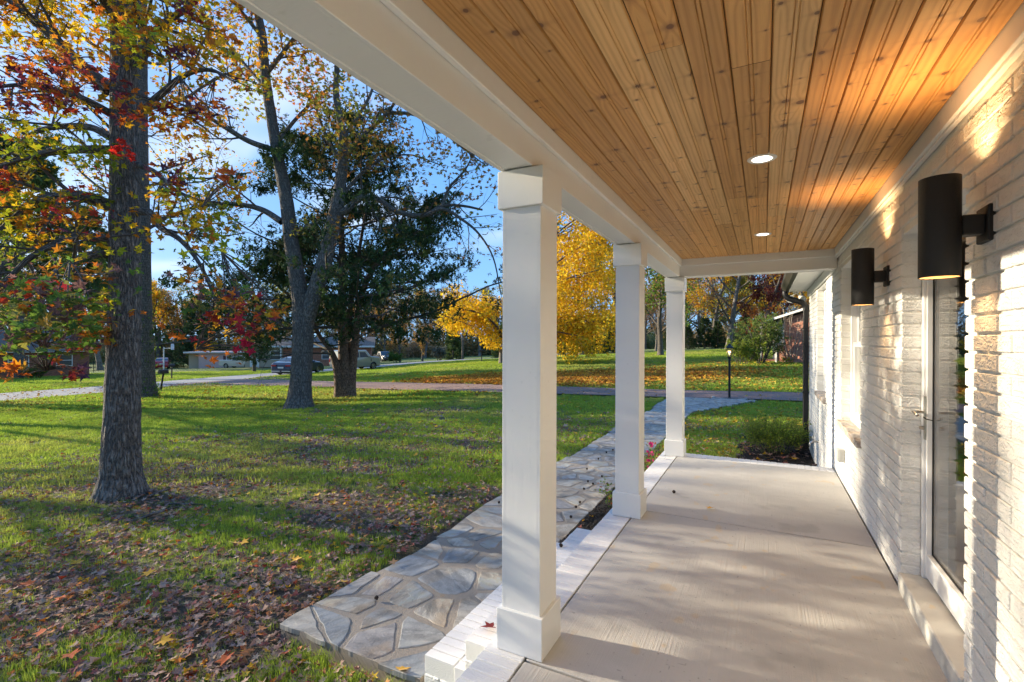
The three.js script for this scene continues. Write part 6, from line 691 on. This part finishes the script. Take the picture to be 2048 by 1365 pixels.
// ---------------------------------------------------------------- grass and fallen leaves
function scatter(name, label, cat, g, mat, list) { const im = new THREE.InstancedMesh(g, mat, list.length); list.forEach(([m, c], i) => { im.setMatrixAt(i, m); im.setColorAt(i, c); }); im.name = numbered(name); im.castShadow = im.receiveShadow = true; tag(im, label, cat, null, 'stuff'); scene.add(im); return im; }
const frustum = (r, d0, d1) => { const u = -420 + 2140 * r(), D = lerp(d0, d1, r()), d = ray(u, 680); return [d.x * D, d.z * D, D]; };     // even in width and depth: denser near by
{ const r = rng(88), blade = (n, h, spread, w) => { const pos = [], idx = []; const q = rng(n * 7); for (let k = 0; k < n; k++) { const a = q() * 6.28, e = spread * Math.sqrt(q()), x = Math.cos(a) * e, z = Math.sin(a) * e, b = q() * 6.28, bx = Math.cos(b), bz = Math.sin(b), H = h * (0.55 + 0.6 * q()), lean = H * (0.15 + 0.7 * q()), ww = w * (0.7 + 0.6 * q()), c = pos.length / 3; pos.push(x - bz * ww, 0, z + bx * ww, x + bz * ww, 0, z - bx * ww, x + bx * lean * 0.4 - bz * ww * 0.8, H * 0.6, z + bz * lean * 0.4 + bx * ww * 0.8, x + bx * lean * 0.4 + bz * ww * 0.8, H * 0.6, z + bz * lean * 0.4 - bx * ww * 0.8, x + bx * lean, H, z + bz * lean); idx.push(c, c + 1, c + 2, c + 2, c + 1, c + 3, c + 2, c + 3, c + 4); } return geo(pos, idx); };
  const fine = blade(16, 0.062, 0.06, 0.0018), coarse = blade(20, 0.075, 0.14, 0.0048), far = blade(30, 0.09, 0.36, 0.013);
  const sets = [[], [], []];
  const tryAdd = (k, d0, d1) => { const [x, z, D] = frustum(r, d0, d1); if (blocked(x, z) || near(road, x, z) < 2.8 || near(drive, x, z) < 1.4) return; const l = cover(x, z), n = fbm(x * 1.3, z * 1.3, 44, 3); if (r() < l * 0.8 - 0.6 * sstep(0.46, 0.6, n)) return; if (pileAt(x, z) * 0.8 > r()) return;
    const dry = sstep(0.5, 0.72, fbm(x * 0.35 + 3, z * 0.35, 15, 3)), v = 0.75 + 0.5 * r(); let c = [0.315, 0.42, 0.046]; c = [lerp(c[0], 0.50, dry * 0.55), lerp(c[1], 0.46, dry * 0.55), lerp(c[2], 0.11, dry * 0.55)]; const s = (0.55 + 0.65 * r()) * (k === 0 ? lerp(0.9, 1.3, n) * (1 - 0.35 * l) : 1); ee.set((r() - 0.5) * 0.25, r() * 6.28, (r() - 0.5) * 0.25); sets[k].push([m4.compose(V(x, hgt(x, z) - 0.004, z), qq.setFromEuler(ee), V(s, s * (0.8 + 0.4 * r()), s)).clone(), C(c[0] * v, c[1] * v, c[2] * v)]); };
  for (let i = 0; i < 27000; i++) tryAdd(0, 1.8, 7.5); for (let i = 0; i < 32000; i++) tryAdd(1, 6.5, 20); for (let i = 0; i < 26000; i++) tryAdd(2, 18, 56);
  ['short green grass on the near lawn', 'short green grass on the middle lawn', 'short green grass on the far lawn'].forEach((l, k) => scatter('grass', l, 'grass', [fine, coarse, far][k], M.grass, sets[k]));
  // broad-leaved weeds
  const weed = (() => { const s = new Soup(), q = rng(3); for (let k = 0; k < 9; k++) { const a = k * 0.698 + q() * 0.3; s.add({ v: [[0, 0, 0], [0.35, 0.28, 0.16], [1, 0.22 * q(), 0], [0.35, 0.28, -0.16]], f: [0, 1, 2, 0, 2, 3] }, new THREE.Matrix4().makeRotationY(a).scale(V(1, 1, 1)), [1, 1, 1]); } const g = geo(s.p, s.i); return g; })(), wl = []; for (let i = 0; i < 2600; i++) { const [x, z] = frustum(r, 2, 9); if (blocked(x, z) || vnoise(x * 0.8, z * 0.8, 61) < 0.45) continue; const s = 0.025 + 0.045 * r() * r(); ee.set(0, r() * 6.28, 0); const v = 0.7 + 0.6 * r(); wl.push([m4.compose(V(x, hgt(x, z), z), qq.setFromEuler(ee), V(s, s, s)).clone(), C(0.085 * v, 0.17 * v, 0.04 * v)]); } scatter('weeds', 'low broad-leaved weeds among the leaves on the near lawn', 'weeds', weed, M.grass, wl);
  // fallen leaves
  const curl = (t, k, s) => { const q = rng(s), v = t.v.map(([x, y, z]) => { const a = x * k; return [Math.sin(a) / k, z * 0.35 + (1 - Math.cos(a)) / k + 0.25 * y * y * (q() - 0.2), -y]; }); return geo(v.flat(), t.f); };
  const forms = [curl(LEAF[0], 0.6, 1), curl(LEAF[1], 1.5, 2), curl(LEAF[2], 0.25, 3), curl({ v: SMALL[1].v.map(q => [q[0] * 1.1, q[1], q[2]]), f: SMALL[1].f }, 1.9, 4)];
  const piles = [[], [], [], []], fresh = [];
  const dead = [[0.30, 0.195, 0.16, 5], [0.37, 0.25, 0.19, 4], [0.23, 0.145, 0.125, 4], [0.40, 0.18, 0.08, 3], [0.28, 0.10, 0.08, 3], [0.46, 0.34, 0.24, 2]], bright = [[0.55, 0.30, 0.02, 4], [0.45, 0.14, 0.02, 3], [0.32, 0.05, 0.02, 2], [0.60, 0.40, 0.05, 2]], yel = [[0.60, 0.36, 0.03, 4], [0.50, 0.26, 0.02, 3], [0.36, 0.17, 0.03, 2], [0.62, 0.45, 0.10, 1]], pilePal = [[0.55, 0.26, 0.02, 4], [0.46, 0.17, 0.02, 4], [0.60, 0.38, 0.04, 2], [0.26, 0.11, 0.03, 2]];
  const drop = (x, z, s, pal, lift = 0) => { ee.set((r() - 0.5) * 0.9, r() * 6.28, (r() - 0.5) * 0.9); const k = Math.floor(r() * 4), c = pick(pal, r); piles[k].push([m4.compose(V(x, hgt(x, z) + 0.008 + lift + 0.02 * r(), z), qq.setFromEuler(ee), V(s, s, s)).clone(), C(...c)]); };
  for (let i = 0; i < 56000; i++) { const [x, z, D] = frustum(r, 1.7, 12); if (blocked(x, z) && !(inBed(x, z) && r() < 0.35)) continue; const l = cover(x, z), n = fbm(x * 2.2, z * 2.2, 41, 3); if (r() > l * (0.42 + 0.7 * n) + 0.15 + 0.30 * sstep(0.45, 0.65, fbm(x * 0.8 + 4, z * 0.8, 27, 3))) continue; drop(x, z, 0.022 + 0.036 * r() * (0.35 + 0.65 * r()), r() < 0.11 ? bright : dead, 0.012 * r()); }
  for (let i = 0; i < 7000; i++) { const [x, z, D] = frustum(r, 9, 24); if (blocked(x, z) || near(road, x, z) < 2.6) continue; const l = cover(x, z), c2 = x > -12 ? 0.55 : 0.16; if (r() > Math.max(l, c2 * (0.4 + fbm(x * 0.5, z * 0.5, 3, 3)))) continue; drop(x, z, 0.05 + 0.035 * r(), r() < l ? dead : yel, 0.015); }
  for (let i = 0; i < 20000; i++) { const pc = maplePile[0], e = rndDir(r).multiplyScalar(Math.sqrt(r())), lu = e.x * (e.x < 0 ? 8.5 : 12), ld = e.z * 5.6, x = pc.x + lu * 0.8886 - ld * 0.4588, z = pc.z - lu * 0.4588 - ld * 0.8886; if (blocked(x, z) || near(drive, x, z) < 1.25 * (0.85 + 0.3 * r()) || r() > pileAt(x, z) + 0.12) continue; drop(x, z, 0.075 + 0.06 * r(), pilePal, 0.045); }
  for (let i = 0; i < 20000; i++) { const [x, z, D] = frustum(r, 17.5, 32); if (blocked(x, z) || near(drive, x, z) < 1.25 * (0.85 + 0.3 * r())) continue; const p = pileAt(x, z); if (r() > p * 0.6 + (x > -8 ? 0.6 : 0.16)) continue; drop(x, z, 0.07 + 0.05 * r(), r() < 0.5 ? pilePal : yel, 0.045); }
  for (let i = 0; i < 1500; i++) { const z = lerp(-6.5, -15.5, r()), x = lerp(-1.6, 2.6, r()), b = inBed(x, z); if (blocked(x, z) && !b) continue; drop(x, z, 0.04 + 0.03 * r(), r() < (b ? 0.2 : 0.75) ? yel : dead, b ? 0.035 : 0.02); }
  piles.forEach((p, k) => scatter('leaf_litter', ['flat brown and orange star leaves fallen on the lawn', 'curled brown leaves fallen on the lawn', 'thin fallen star leaves on the lawn', 'rolled dry leaves fallen on the lawn'][k], 'fallen leaves', forms[k], M.litter, p));
  // bright single leaves and seed balls that one can point at
  const cm = new Map(), leafM = c => { const k = c.map(v => Math.round(v * 12)).join(); if (!cm.has(k)) cm.set(k, phys({ color: C(...c), transmission: 0.15, thickness: 0, roughness: 1 })); return cm.get(k); };
  const single = (p, s, c, k, label, group) => { const o = mesh('fallen_leaf', forms[k], leafM(c)); o.position.copy(p); o.rotation.set((r() - 0.5) * 0.5, r() * 6.28, (r() - 0.5) * 0.5); o.scale.setScalar(s); tag(o, label, 'leaf', group); };
  const flat = (u, v, y) => { const d = ray(u, v); return d.multiplyScalar((y - camera.position.y) / d.y).add(camera.position); };
  single(flat(1424, 1016, 0.012), 0.055, [0.55, 0.30, 0.02], 0, 'single yellow leaf lying on the concrete porch floor'); single(flat(986, 1254, -0.14), 0.06, [0.24, 0.02, 0.02], 0, 'single dark red star leaf on the brick step beside the column plinth'); single(flat(790, 1126, -0.435), 0.06, [0.36, 0.20, 0.09], 2, 'tan star leaf on the edge of the flagstone walk');
  for (const [u, v] of [[470, 1098], [484, 1095], [632, 1000], [664, 1016], [760, 982], [322, 1298], [300, 1160], [690, 1178], [798, 1358], [936, 930], [890, 935], [955, 960], [598, 1128], [150, 1140], [720, 905], [830, 915]]) { const p = G(u, v).add(V(0, 0.05, 0)); single(p, 0.065, [0.60, 0.36, 0.025], 2, 'bright yellow star leaf lying on the near lawn', 'yellow leaves on the near lawn'); }
  for (const [u, v] of [[92, 1275], [60, 1182], [395, 1028], [130, 1208], [410, 1060], [455, 1330], [320, 1124], [500, 935], [140, 1325]]) { const p = G(u, v).add(V(0, 0.05, 0)); single(p, 0.07, [0.48, 0.10, 0.02], 0, 'orange-red star leaf lying on the near lawn', 'orange leaves on the near lawn'); }
  const ballG = (() => { const g = new THREE.IcosahedronGeometry(0.0135, 2), a = g.attributes.position, q = rng(8); const m = new Map(); for (let i = 0; i < a.count; i++) { const key = [a.getX(i), a.getY(i), a.getZ(i)].map(v => v.toFixed(5)).join(); if (!m.has(key)) m.set(key, 0.78 + 0.5 * q()); const k = m.get(key); a.setXYZ(i, a.getX(i) * k, a.getY(i) * k, a.getZ(i) * k); } g.computeVertexNormals(); return g; })(), ballM = std({ color: C(0.035, 0.022, 0.015), roughness: 0.9 });
  const ball = (p, label, group) => { const o = mesh('seed_ball', ballG, ballM); o.position.copy(p); o.rotation.set(r() * 6, r() * 6, 0); tag(o, label, 'seed ball', group); };
  ball(flat(1348, 984, 0.015), 'brown spiky seed ball lying on the concrete porch floor'); ball(flat(1122, 1091, -0.14), 'brown spiky seed ball on the upper brick step'); for (const [u, v] of [[753, 1196], [1142, 1034], [1152, 1014], [1160, 1005], [1176, 963], [1186, 968], [1204, 953], [1174, 938], [1197, 918], [1215, 968], [1168, 978], [1226, 900], [1213, 905], [998, 1005]]) ball(flat(u, v, -0.44), 'brown spiky seed ball on the flagstone walk', 'seed balls on the walk');
  // sticks, a stone
  const stick = (u0, v0, u1, v1, w, label) => { const a = G(u0, v0).add(V(0, 0.02, 0)), b = G(u1, v1).add(V(0, 0.025, 0)); tag(mesh('fallen_stick', tube(spline([a, a.clone().lerp(b, 0.5).add(V(0.02, 0.015, 0.02)), b], 10), Array.from({ length: 11 }, (_, i) => w * (1 - 0.05 * i)), 7), M.bark), label, 'stick'); }; stick(262, 1048, 357, 1018, 0.02, 'thick fallen stick in the leaves near the sweetgum'); stick(285, 1002, 340, 982, 0.02, 'bark-covered root piece beside the sweetgum foot'); stick(330, 1012, 410, 1014, 0.012, 'thin fallen stick among the brown leaves');
}

renderer.render(scene, camera);
